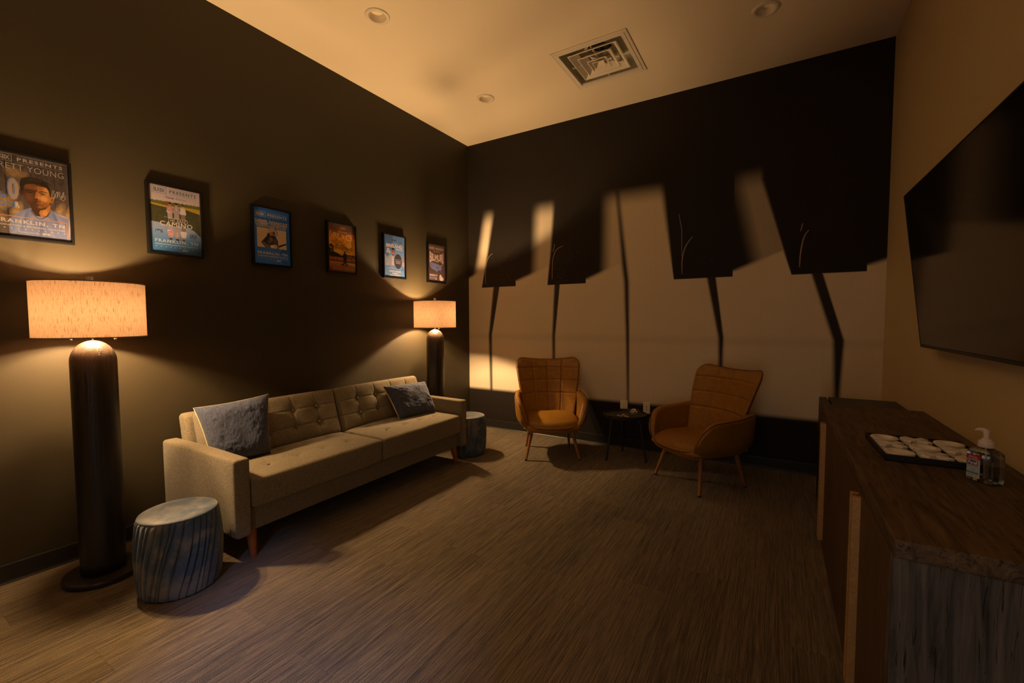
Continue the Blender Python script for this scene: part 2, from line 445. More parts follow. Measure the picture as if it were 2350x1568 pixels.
def soft_box(hx, hy, hz, r, n=(16, 16, 6), k=4, deform=None):
    """closed rounded box around the origin as MB; deform(x,y,z)->xyz"""
    mb = MB()
    h = (hx, hy, hz)
    def axis(i):
        a = [-h[i] + r * (1 - math.cos(j / k * PI / 2)) * 1.0 for j in range(k)]
        inner = [-(h[i] - r) + 2 * (h[i] - r) * j / n[i] for j in range(n[i] + 1)]
        b = [-q for q in reversed(a)]
        return a + inner + b
    ax = [axis(i) for i in range(3)]
    def fix(p):
        q = [max(-(h[i] - r), min(h[i] - r, p[i])) for i in range(3)]
        d = Vector([p[i] - q[i] for i in range(3)])
        L = d.length
        if L > 1e-9:
            m = max(abs(d[0]), abs(d[1]), abs(d[2])); d = d * (m / L)
        o = (q[0] + d[0], q[1] + d[1], q[2] + d[2])
        return deform(*o) if deform else o
    for i in range(3):
        j, l = (i + 1) % 3, (i + 2) % 3
        for sgn in (-1, 1):
            A, B = ax[j], ax[l]
            vs = []
            for b in B:
                for a in A:
                    p = [0, 0, 0]; p[i] = sgn * h[i]; p[j] = a; p[l] = b
                    vs.append(fix(p))
            w = len(A); fs = []
            for y in range(len(B) - 1):
                for x in range(w - 1):
                    f = (y * w + x, y * w + x + 1, (y + 1) * w + x + 1, (y + 1) * w + x)
                    fs.append(f if sgn > 0 else f[::-1])
            mb.add(vs, fs)
    return mb

def empty(name, loc=(0, 0, 0), rz=0.0, label=None, cat=None, group=None):
    o = bpy.data.objects.new(name, None); COL.objects.link(o); o.empty_display_size = 0.1
    o.location = loc; o.rotation_euler = (0, 0, rz)
    tag(o, label, cat, group); return o
def tag(o, label=None, cat=None, group=None, kind=None):
    if label: o['label'] = label
    if cat: o['category'] = cat
    if group: o['group'] = group
    if kind: o['kind'] = kind
    return o
def copy_tree(o, parent=None):
    c = o.copy(); COL.objects.link(c)
    if parent is not None: c.parent = parent
    for ch in list(o.children): copy_tree(ch, c)
    return c
def lerp(a, b, t): return a + (b - a) * t
def sstep(a, b, x):
    t = max(0.0, min(1.0, (x - a) / (b - a))); return t * t * (3 - 2 * t)

# ------------------------------------------------------------------ room
W, H, YF = 4.192, 3.6, -5.7
def struct(o, label=None, cat=None): return tag(o, label, cat, None, 'structure')

fl = MB().add([(-0.1, YF - 0.1, 0), (W + 0.1, YF - 0.1, 0), (W + 0.1, 0.1, 0), (-0.1, 0.1, 0), (-0.1, YF - 0.1, -0.1), (W + 0.1, YF - 0.1, -0.1), (W + 0.1, 0.1, -0.1), (-0.1, 0.1, -0.1)],
              [(0, 1, 2, 3), (7, 6, 5, 4), (0, 4, 5, 1), (1, 5, 6, 2), (2, 6, 7, 3), (3, 7, 4, 0)])
struct(fl.build('floor', 'carpet'), 'streaked brown and black carpet plank floor', 'floor')
struct(MB().box((-0.12, YF - 0.12, 0), (0, 0.12, H + 0.02)).build('wall_left', 'olive'), 'dark olive wall carrying the row of posters', 'wall')
bw = MB().box((0, 0, 0), (W, 0.12, H + 0.02))
# printed glints on the black keys
def glint(pts, wd):
    n = len(pts); vs = []; fs = []
    for i, (x, z) in enumerate(pts):
        a = pts[max(i - 1, 0)]; b = pts[min(i + 1, n - 1)]
        dx, dz = b[0] - a[0], b[1] - a[1]; L = math.hypot(dx, dz)
        ww = 1.0 * wd * (0.35 + 0.65 * math.sin(PI * (0.12 + 0.76 * i / (n - 1))))
        vs += [(x - dz / L * ww, -0.0006, z + dx / L * ww), (x + dz / L * ww, -0.0006, z - dx / L * ww)]
    for i in range(n - 1): fs.append((2 * i, 2 * i + 1, 2 * i + 3, 2 * i + 2))
    bw.add(vs, fs, 1)
def smooth_line(pts, m=6):
    out = []
    P = [pts[0]] + list(pts) + [pts[-1]]
    for i in range(1, len(P) - 2):
        for j in range(m):
            t = j / m; q = []
            for d in range(len(pts[0])):
                p0, p1, p2, p3 = P[i - 1][d], P[i][d], P[i + 1][d], P[i + 2][d]
                q.append(0.5 * ((2 * p1) + (p2 - p0) * t + (2 * p0 - 5 * p1 + 4 * p2 - p3) * t * t + (3 * p1 - p0 - 3 * p2 + p3) * t ** 3))
            out.append(tuple(q))
    out.append(tuple(pts[-1])); return out
glint(smooth_line([(0.262, 1.829), (0.264, 1.925), (0.27, 2.036), (0.291, 2.124), (0.326, 2.178), (0.373, 2.207)]), 0.0045)
glint(smooth_line([(1.201, 1.845), (1.203, 1.978), (1.21, 2.079), (1.24, 2.158), (1.279, 2.196), (1.34, 2.216)]), 0.0045)
glint(smooth_line([(2.627, 1.823), (2.625, 1.953), (2.64, 2.045), (2.667, 2.116), (2.719, 2.185)]), 0.0055)
glint(smooth_line([(3.602, 1.831), (3.605, 1.933), (3.616, 2.03), (3.633, 2.102), (3.662, 2.148)]), 0.0055)
glint([(0.292, 2.187), (0.306, 2.251)], 0.007); glint([(1.211, 2.161), (1.234, 2.245)], 0.007)
glint([(2.622, 2.0), (2.620, 2.139), (2.617, 2.269), (2.588, 2.42)], 0.0035); glint([(3.603, 2.146), (3.616, 2.21)], 0.007)
r_ = random.Random(3)
for x0, x1, n in ((0.28, 0.66, 45), (1.22, 1.56, 70), (2.66, 3.0, 14)):
    for _ in range(n):
        x = r_.uniform(x0, x1); z = 1.80 + r_.random() ** 1.3 * 0.36; s = r_.uniform(0.0009, 0.0022)
        bw.add([(x - s, -0.0006, z - s), (x + s, -0.0006, z - s), (x + s, -0.0006, z + s), (x - s, -0.0006, z + s)], [(0, 1, 2, 3)], 1)
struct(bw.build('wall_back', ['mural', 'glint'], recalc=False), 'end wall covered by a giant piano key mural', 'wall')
struct(MB().box((W, YF - 0.12, 0), (W + 0.12, 0.12, H + 0.02)).build('wall_right', 'beige'), 'plain beige wall behind the television', 'wall')
DX0, DX1, DZ = 2.78, 3.48, 2.10
fwm = MB().box((0, YF - 0.12, 0), (DX0, YF, H)).box((DX1, YF - 0.12, 0), (W, YF, H)).box((DX0, YF - 0.12, DZ), (DX1, YF, H))
struct(fwm.build('wall_front', 'beige'), 'wall behind the viewpoint with a doorway', 'wall')

# ceiling with openings for the vent and the recessed lights
VX, VY, VH = 2.08, -0.883, 0.285
DL = [(0.888, -2.28), (0.885, -0.884), (3.32, -0.882)]
RC = 0.068
def ceiling():
    mb = MB()
    xs = sorted({0.0, W, VX - VH, VX + VH} | {x + d for x, _ in DL for d in (-0.1, 0.1)})
    ys = sorted({YF, 0.0, VY - VH, VY + VH} | {y + d for _, y in DL for d in (-0.1, 0.1)})
    for xa, xb in zip(xs, xs[1:]):
        for ya, yb in zip(ys, ys[1:]):
            mx, my = (xa + xb) / 2, (ya + yb) / 2
            if abs(mx - VX) < VH and abs(my - VY) < VH: continue
            if any(abs(mx - x) < 0.1 and abs(my - y) < 0.1 for x, y in DL): continue
            mb.add([(xa, ya, H), (xa, yb, H), (xb, yb, H), (xb, ya, H)], [(0, 1, 2, 3)])
    for x, y in DL:
        # only the square patch itself; neighbouring cuts may split it, so one patch per light
        n = 48; vs = []
        for k in range(n):
            a = 2 * PI * k / n; c, s_ = math.cos(a), math.sin(a); m = max(abs(c), abs(s_))
            vs += [(x + RC * c, y + RC * s_, H), (x + 0.1 * c / m, y + 0.1 * s_ / m, H)]
        fs = [(2 * k, 2 * ((k + 1) % n), 2 * ((k + 1) % n) + 1, 2 * k + 1) for k in range(n)]
        mb.add(vs, fs)
    # back of the slab
    mb.add([(0, YF, H + 0.45), (W, YF, H + 0.45), (W, 0, H + 0.45), (0, 0, H + 0.45)], [(0, 1, 2, 3)])
    return mb.build('ceiling', 'ceil', recalc=False)
struct(ceiling(), 'smooth pale ceiling with recessed lights and an air vent', 'ceiling')

# baseboards with a flared toe
def baseboard(name, a, b, nrm):
    prof = [(0.0, 0.0), (0.013, 0.0), (0.0125, 0.003), (0.008, 0.010), (0.007, 0.02), (0.007, 0.096), (0.0055, 0.1005), (0.0, 0.102)]
    a = Vector(a); b = Vector(b); nrm = Vector(nrm); vs = []
    for p in (a, b):
        for d, z in prof: vs.append(p + nrm * d + Vector((0, 0, z)))
    m = len(prof); fs = [(i, i + 1, m + i + 1, m + i) for i in range(m - 1)]
    fs += [tuple(range(m)), tuple(range(2 * m - 1, m - 1, -1))]
    struct(MB().add(vs, fs).build(name, 'base'), None)
baseboard('baseboard_left', (0, YF, 0), (0, 0, 0), (1, 0, 0))
baseboard('baseboard_back', (0, 0, 0), (W, 0, 0), (0, -1, 0))
baseboard('baseboard_right', (W, YF, 0), (W, 0, 0), (-1, 0, 0))

# ------------------------------------------------------------------ ceiling fittings
def downlight(x, y, label):
    t = empty('recessed_downlight', (x, y, H), 0, label, 'ceiling light', 'recessed downlights')
    MB().lathe([(0.060, 0.004), (0.061, -0.006), (0.066, -0.010), (0.083, -0.009), (0.088, -0.006), (0.089, 0.0)], 56, cap0=False, cap1=False).build('trim_ring', 'white_trim', t, smooth=True)
    MB().lathe([(0.0605, -0.003), (0.057, 0.01), (0.049, 0.036)], 56, cap0=False, cap1=False).build('baffle', 'white_trim', t, smooth=True)
    MB().lathe([(0.0495, 0.036), (0.040, 0.032), (0.02, 0.029), (0.001, 0.0285)], 56, cap0=False, cap1=False).build('lens', 'lens', t, smooth=True)
downlight(*DL[0], 'recessed downlight in the ceiling over the sofa, nearest the long poster wall')
downlight(*DL[1], 'small recessed downlight in the ceiling near the room corner')
downlight(*DL[2], 'recessed downlight in the ceiling on the far side of the vent, above the cabinet end')

def vent():
    t = empty('air_vent', (VX, VY, H), 0, 'square louvred air vent set in the ceiling', 'vent')
    def ring(mb, h0, z0, h1, z1, th=None):
        s = [(-1, -1), (1, -1), (1, 1), (-1, 1)]
        vs = [(a * h0, b * h0, z0) for a, b in s] + [(a * h1, b * h1, z1) for a, b in s]
        mb.add(vs, [(i, (i + 1) % 4, 4 + (i + 1) % 4, 4 + i) for i in range(4)])
    f = MB()
    prof = [(0.323, 0.0), (0.323, -0.006), (0.309, -0.008), (0.306, -0.006), (0.300, -0.006), (0.297, -0.010), (0.268, -0.010), (0.262, 0.004), (0.268, 0.02), (0.284, 0.02)]
    for (a, za), (b, zb) in zip(prof, prof[1:]): ring(f, a, za, b, zb)
    f.build('frame', 'white_trim', t, recalc=False)
    b = MB(); ring(b, 0.283, 0.0, 0.283, 0.16); b.add([(-0.283, -0.283, 0.16), (0.283, -0.283, 0.16), (0.283, 0.283, 0.16), (-0.283, 0.283, 0.16)], [(0, 1, 2, 3)])
    b.build('plenum', 'vent_in', t, recalc=False)
    MB().lathe([(0.115, 0.10), (0.115, 0.158)], 40, cap0=False, cap1=False).lathe([(0.122, 0.10), (0.115, 0.10)], 40, cap0=False, cap1=False).build('duct_collar', 'white_trim', t, smooth=False)
    MB().lathe([(0.001, 0.157), (0.114, 0.157)], 40, cap0=False, cap1=False).build('duct_opening', 'dark', t)
    for h0, zt, wd in ((0.205, -0.004, 0.055), (0.140, -0.012, 0.050), (0.078, -0.020, 0.040)):
        m = MB()
        ring(m, h0, zt, h0 - wd, zt + wd * 0.95); ring(m, h0 - 0.004, zt + 0.002, h0 - wd - 0.004, zt + wd * 0.95)
        ring(m, h0 + 0.007, zt + 0.003, h0, zt); ring(m, h0 + 0.007, zt + 0.003, h0 - 0.004, zt + 0.006)
        m.build('louvre', 'white_trim', t, recalc=False)
    m = MB(); ring(m, 0.045, -0.024, 0.012, 0.012); m.add([(-0.012, -0.012, 0.012), (0.012, -0.012, 0.012), (0.012, 0.012, 0.012), (-0.012, 0.012, 0.012)], [(0, 1, 2, 3)])
    ring(m, 0.05, -0.022, 0.045, -0.024); m.lathe([(0.005, 0.006), (0.005, 0.011), (0.001, 0.0125)], 16)
    m.build('centre_cone', 'white_trim', t, recalc=False)
    m = MB().box((-0.004, -0.28, 0.012), (0.004, 0.28, 0.03)).box((-0.28, -0.004, 0.012), (0.28, 0.004, 0.03))
    m.build('support_bar', 'vent_in', t)
vent()

# ------------------------------------------------------------------ floor lamps
SZ0, SZ1, SR = 1.295, 1.578, 0.224
def floor_lamp(x, y, rz, label):
    t = empty('floor_lamp', (x, y, 0), 0, label, 'floor lamp', 'pair of floor lamps')
    MB().lathe([(0.160, 0.0), (0.166, 0.003), (0.168, 0.012), (0.168, 0.024), (0.165, 0.030), (0.158, 0.032), (0.001, 0.032)], 72, cap1=False).build('base', 'lampbase', t, smooth=True, autosmooth=0.7)
    prof = [(0.094, 0.030)] + [(0.094, 0.03 + 1.14 * i / 20) for i in range(1, 20)]
    for i in range(13):
        a = i / 12 * PI / 2; prof.append((0.094 - 0.094 * (1 - math.cos(a)) ** 1.0 if i < 12 else 0.001, 1.165 + 0.112 * math.sin(a)))
    MB().lathe(prof, 72, cap0=True, cap1=False).build('column', 'column', t, smooth=True)
    # shade: a thin fabric drum with rolled hems
    MB().lathe([(SR, SZ0), (SR, SZ1)], 96, cap0=False, cap1=False).build('shade', 'shade', t, smooth=True)
    for z in (SZ0, SZ1):
        MB().lathe([(SR - 0.0015, z - 0.003), (SR + 0.0018, z - 0.003), (SR + 0.0018, z + 0.003), (SR - 0.0015, z + 0.003), (SR - 0.0015, z - 0.003)], 96, cap0=False, cap1=False).build('shade_hem', 'hem', t)
    sp = MB()
    for k in range(3):
        a = rz + 0.4 + 2 * PI * k / 3; sp.tube([(0.01 * math.cos(a), 0.01 * math.sin(a), 1.568), ((SR - 0.001) * math.cos(a), (SR - 0.001) * math.sin(a), 1.573)], 0.0022, 8)
    sp.lathe([(0.007, 1.564), (0.007, 1.574)], 20)
    sp.build('spider', 'nickel', t)
    MB().tube([(0, 0, 1.27), (0, 0, 1.58)], 0.004, 12).build('stem', 'nickel', t)
    MB().lathe([(0.004, 1.576), (0.014, 1.580), (0.014, 1.611), (0.013, 1.614), (0.001, 1.614)], 24, cap1=False).build('finial', 'nickel', t, smooth=True, autosmooth=0.6)
    for s in (-1, 1):
        dx, dy = math.cos(rz) * s, math.sin(rz) * s
        MB().tube([(dx * 0.004, dy * 0.004, 1.422), (dx * 0.026, dy * 0.026, 1.422)], [0.005, 0.0065], 16).build('socket', 'black_plastic', t, smooth=True, autosmooth=0.6)
        b = MB().tube([(dx * q, dy * q, 1.422) for q in (0.025, 0.032, 0.042, 0.054, 0.064, 0.069)], [0.0065, 0.0105, 0.0170, 0.0175, 0.012, 0.003], 20)
        b.build('bulb', 'bulb', t, smooth=True)
        cx, cy = -math.sin(rz) * 0.02 + dx * 0.088, math.cos(rz) * 0.02 + dy * 0.088
        pc = MB().tube([(cx, cy, 1.425), (cx, cy, 1.287)], 0.0011, 6)
        pc.lathe([(0.001, -0.008), (0.006, -0.006), (0.007, 0.0), (0.006, 0.005), (0.001, 0.007)], 14, (cx, cy, 1.284))
        pc.build('pull_chain', 'nickel', t, smooth=True)
    return t
LN, LFAR = (0.330, -3.776), (0.275, -0.985)
l1 = floor_lamp(*LN, PI / 2 - 0.45, 'lit floor lamp with drum shade beside the pleated pouf and near sofa arm')
l2 = floor_lamp(*LFAR, -0.62, 'lit floor lamp with drum shade in the corner behind the far sofa arm')
cp = smooth_line([(0.10, 0.12, 0.012), (-0.10, 0.17, 0.006), (-0.20, 0.30, 0.006), (-0.22, 0.45, 0.02), (-0.27, 0.55, 0.05)], 6)
MB().tube(cp, 0.0035, 8).build('power_cord', 'lampbase', l1, smooth=True)

# ------------------------------------------------------------------ sofa
def sofa():
    SY = -2.313; hl_ = 1.072
    t = empty('sofa', (0.0, SY, 0), math.radians(0.6), 'beige tufted tweed sofa with two seat cushions along the poster wall', 'sofa')
    X0, X1 = 0.024, 0.895
    def part(name, mb, c, mat='tweed', bev=0, weld=1e-5, parent=t):
        mb.v = [(x + c[0], y + c[1], z + c[2]) for x, y, z in mb.v]
        return mb.build(name, mat, parent, smooth=True, weld=weld)
    ah = 0.0425
    for s in (-1, 1):
        def df(x, y, z, s=s):
            return (x, y * (1 + 0.05 * math.sin((z + 0.22) * 4)) , z + (0.003 * math.cos(x * 6) if z > 0.2 else 0))
        part('armrest', soft_box((X1 - X0) / 2, ah, 0.2265, 0.020, (20, 4, 10), 4, df), ((X0 + X1) / 2, s * (hl_ - ah), 0.3815))
    inn = hl_ - 2 * ah
    part('base_rail', soft_box((0.845 - X0) / 2, inn + 0.002, 0.072, 0.012, (10, 30, 4), 3), ((X0 + 0.845) / 2, 0, 0.228))
    def dback(x, y, z): return (x - 0.10 * (z + 0.235) / 0.47 + 0.02, y, z)
    part('back_frame', soft_box(0.055, inn + 0.0, 0.235, 0.03, (4, 30, 10), 4, dback), (0.165, 0, 0.530))
    # seat cushions
    cw = inn / 2 - 0.006
    for s in (-1, 1):
        tf = [(-0.12, -0.6), (-0.12, -0.2), (-0.12, 0.2), (-0.12, 0.6), (0.10, -0.6), (0.10, -0.2), (0.10, 0.2), (0.10, 0.6)]
        hx = 0.275
        def ds(x, y, z, s=s):
            u, v = x / hx, y / cw
            if z > 0:
                z += 0.022 * (1 - min(1, u * u) ** 1.5) * (1 - v ** 4) + 0.010
                for a, b in tf:
                    d2 = ((x - a) ** 2 + (y - b * cw) ** 2)
                    z -= 0.014 * math.exp(-d2 / 0.0009)
                    if abs(x - a) < 0.02: z -= 0.0022 * math.exp(-((x - a) / 0.008) ** 2) * math.exp(-((y - b * cw) / 0.10) ** 2)
                    if abs(y - b * cw) < 0.02: z -= 0.0016 * math.exp(-((y - b * cw) / 0.008) ** 2) * math.exp(-((x - a) / 0.07) ** 2)
            x += 0.012 * (1 - v ** 4) * max(0, u) ** 2
            x += 0.003 * mnoise.noise((y * 6 + s, z * 8, 0)); z += 0.002 * mnoise.noise((x * 7, y * 7 + s * 3, 1))
            return (x, y, z)
        mb = soft_box(hx, cw, 0.078, 0.020, (44, 70, 6), 5, ds)
        c = part('seat_cushion', mb, (0.345 + hx, s * (cw + 0.004), 0.382))
        for a, b in tf:
            MB().lathe([(0.008, -0.003), (0.007, 0.002), (0.001, 0.003)], 12, (0.345 + hx + a, s * (cw + 0.004) + b * cw, 0.478)).build('tuft_button', 'button', c, smooth=True)
    # back cushions, leaning
    for s in (-1, 1):
        hz = 0.185; ht = 0.075
        bp = [(-0.6 + 0.4 * i, r) for i in range(4) for r in (-0.30, 0.36)]
        lean = 0.30
        def tuft_depth(y, z):
            d = 0
            for a, b in bp:
                dy, dz = y - a * cw, z - b * hz
                d += 0.012 * math.exp(-(dy * dy + dz * dz) / 0.0024) + 0.007 * math.exp(-(dy * dy + dz * dz) / 0.0004)
            for a in (-0.6, -0.2, 0.2, 0.6): d += 0.0042 * math.exp(-((y - a * cw) / 0.0075) ** 2)
            for b in (-0.30, 0.36): d += 0.0036 * math.exp(-((z - b * hz) / 0.0075) ** 2)
            return d
        def place(x, y, z):
            c, n = math.cos(lean), math.sin(lean)
            return (x * c - z * n, y, x * n + z * c)
        def dbk(x, y, z, s=s):
            v, wz = y / cw, z / hz
            if x > 0:
                x += 0.024 * (1 - v ** 4) * (1 - wz ** 4) - tuft_depth(y, z)
            z += 0.006 * (1 - v ** 4) * max(0, wz)
            x += 0.003 * mnoise.noise((y * 7 + 5 * s, z * 9, 2))
            return place(x, y, z)
        oc = (0.318, s * (cw + 0.004), 0.622)
        mb = soft_box(ht, cw, hz, 0.034, (5, 190, 76), 5, dbk)
        c = part('back_cushion', mb, oc)
        for a, b in bp:
            x = ht + 0.024 * 0.9 - 0.012
            p = Vector(place(x, a * cw, b * hz)) + Vector(oc)
            n = Vector(place(1, 0, 0))
            MB().tube([p - n * 0.006, p + n * 0.003, p + n * 0.006, p + n * 0.0065], [0.0115, 0.0115, 0.008, 0.001], 14).build('tuft_button', 'button', c, smooth=True)
    for sx in (0, 1):
        for s in (-1, 1):
            x = 0.16 if sx == 0 else 0.815; y = s * (hl_ - 0.12)
            ex = -0.02 if sx == 0 else 0.03
            MB().tube([(x, y, 0.158), (x + ex, y + s * 0.006, 0.0)], [0.030, 0.016], 24).build('leg', 'legwood', t, smooth=True, autosmooth=0.7)
    return t
sofa()

def pillow(name, bl, br, trr, tl, T, label, group, seed):
    bl, br, trr, tl = map(Vector, (bl, br, trr, tl))
    c = (bl + br + trr + tl) / 4
    t = empty(name, (c.x, c.y, min(bl.z, br.z)), 0, label, 'cushion', group)
    o = Vector(t.location)
    n = (br - bl).cross(tl - bl).normalized()
    if n.x < 0: n = -n
    def pt(a, b, side):
        u, v = 2 * a - 1, 2 * b - 1
        uu = u * (1 - 0.055 * (1 - v * v)); vv = v * (1 - 0.055 * (1 - u * u))
        A, B = (uu + 1) / 2, (vv + 1) / 2
        p = bl * (1 - A) * (1 - B) + br * A * (1 - B) + trr * A * B + tl * (1 - A) * B
        th = T * (max(0, (1 - u ** 4) * (1 - v ** 4))) ** 0.55
        edge = max(abs(u), abs(v))
        wr = 0.010 * mnoise.noise((u * 2.2 + seed, v * 2.2, side)) + 0.006 * edge * mnoise.noise((u * 7, v * 7 + seed, side * 2)) 
        wr += 0.0028 * mnoise.noise((u * 26, v * 9 + seed, side))
        env = min(1, (1 - edge) * 6)
        return p + n * (side * (th + wr * env)) - o
    N = 64
    f = MB().grid(lambda a, b: pt(a, b, 1), N, N); f.build('front_cover', 'bluefab', t, smooth=True, recalc=False)
    g = MB().grid(lambda a, b: pt(a, b, -1), N, N); g.f = [q[::-1] for q in g.f]; g.build('back_cover', 'cream', t, smooth=True, recalc=False)
    loop = [(i / N, 0) for i in range(N)] + [(1, i / N) for i in range(N)] + [(1 - i / N, 1) for i in range(N)] + [(0, 1 - i / N) for i in range(N + 1)]
    MB().tube([pt(a, b, 0) - n * 0.007 for a, b in loop], 0.0020, 8).build('seam_edge', 'cream', t, smooth=True)
    return t
G = 'blue grey sofa cushions'
pillow('throw_pillow', (0.47, -3.285, 0.462), (0.565, -2.975, 0.482), (0.435, -2.905, 0.872), (0.315, -3.315, 0.832), 0.085, 'large blue grey throw pillow at the near sofa arm beside the pouf', G, 1.3)
pillow('throw_pillow', (0.575, -1.815, 0.487), (0.625, -1.385, 0.487), (0.425, -1.325, 0.762), (0.40, -1.845, 0.777), 0.075, 'blue grey throw pillow tilted against the far sofa arm below the corner lamp', G, 4.1)

# ------------------------------------------------------------------ poufs
def pouf(x, y, rz, label):
    t = empty('pouf', (x, y, 0), rz, label, 'pouf', 'pair of blue velvet poufs')
    R, Hh = 0.188, 0.400
    pr = random.Random(5)
    cuts = [0.0]
    while cuts[-1] < 2 * PI - 0.11: cuts.append(cuts[-1] + pr.uniform(0.10, 0.21))
    cuts = cuts[:-1]; cuts.append(2 * PI)
    lean = [pr.uniform(0.10, 0.42) for _ in cuts]; amp = [pr.uniform(0.013, 0.022) for _ in cuts]
    # columns of vertices follow the folds, so every crease is a clean line
    bs = []
    for i in range(len(cuts) - 1):
        d = cuts[i + 1] - cuts[i]
        for w_ in (0.0, 0.03, 0.07, 0.13, 0.22, 0.34, 0.46, 0.58, 0.70, 0.80, 0.88, 0.94, 0.98): bs.append((cuts[i] + w_ * d, w_, i))
    N = len(bs)
    def fold(b, w_, i, z):
        h = z / Hh
        r = 0.166 + 0.019 * math.sin(PI * min(1, max(0, (h + 0.08) / 1.12))) ** 0.7
        bl = 0.5 + 0.5 * math.sin(b * 3 + i)
        c_, n_ = math.cos(b), math.sin(b)
        sh = 0.46 * (1 - h) ** 1.2 + 0.30 * (1 - h) * h * mnoise.noise((c_ * 2.6, n_ * 2.6, 0.7)) * 2 + 0.16 * (1 - h) * mnoise.noise((c_ * 4.0, n_ * 4.0, 3.0 + h))
        fade = max(0.25, 1 - 0.75 * abs(h - 0.55) / 0.55)
        pf = (1 - (1 - w_) ** 2) if w_ < 0.8 else 0.96 * (1 - ((w_ - 0.8) / 0.2) ** 2) + 0.0
        r += amp[i] * fade * (pf - 0.62)
        if w_ < 0.04 or w_ > 0.95: r -= 0.007 * fade
        return r, b - sh
    zs = [0.004, 0.012] + [0.02 + 0.355 * i / 34 for i in range(35)] + [0.384, 0.390]
    vs = []; fs = []
    for j, z in enumerate(zs):
        for b, w_, i in bs:
            r, a = fold(b, w_, i, z)
            if j == 0: r -= 0.008
            if z > 0.376: r = lerp(r, 0.168, (z - 0.375) / 0.016)
            vs.append((r * math.cos(a), r * math.sin(a), z))
    for j in range(len(zs) - 1):
        for k in range(N):
            k2 = (k + 1) % N; fs.append((j * N + k, j * N + k2, (j + 1) * N + k2, (j + 1) * N + k))
    mb = MB().add(vs, fs); mb.build('pleated_skirt', 'velvet', t, smooth=True)
    top = [(0.160, 0.380), (0.1685, 0.386), (0.170, 0.390), (0.168, 0.394), (0.160, 0.398), (0.130, 0.402), (0.08, 0.405), (0.001, 0.406)]
    MB().lathe(top, 96, cap1=False).build('seat_top', 'velvet', t, smooth=True)
    MB().lathe([(0.1, 0.0), (0.165, 0.0), (0.165, 0.006), (0.1, 0.006)], 64).build('bottom_plate', 'black_plastic', t)
    return t
pouf(0.793, -3.600, 0.0, 'blue pleated velvet pouf between the near sofa arm and the viewer')
pouf(0.735, -1.018, 2.1, 'blue pleated velvet pouf tucked behind the far sofa arm')

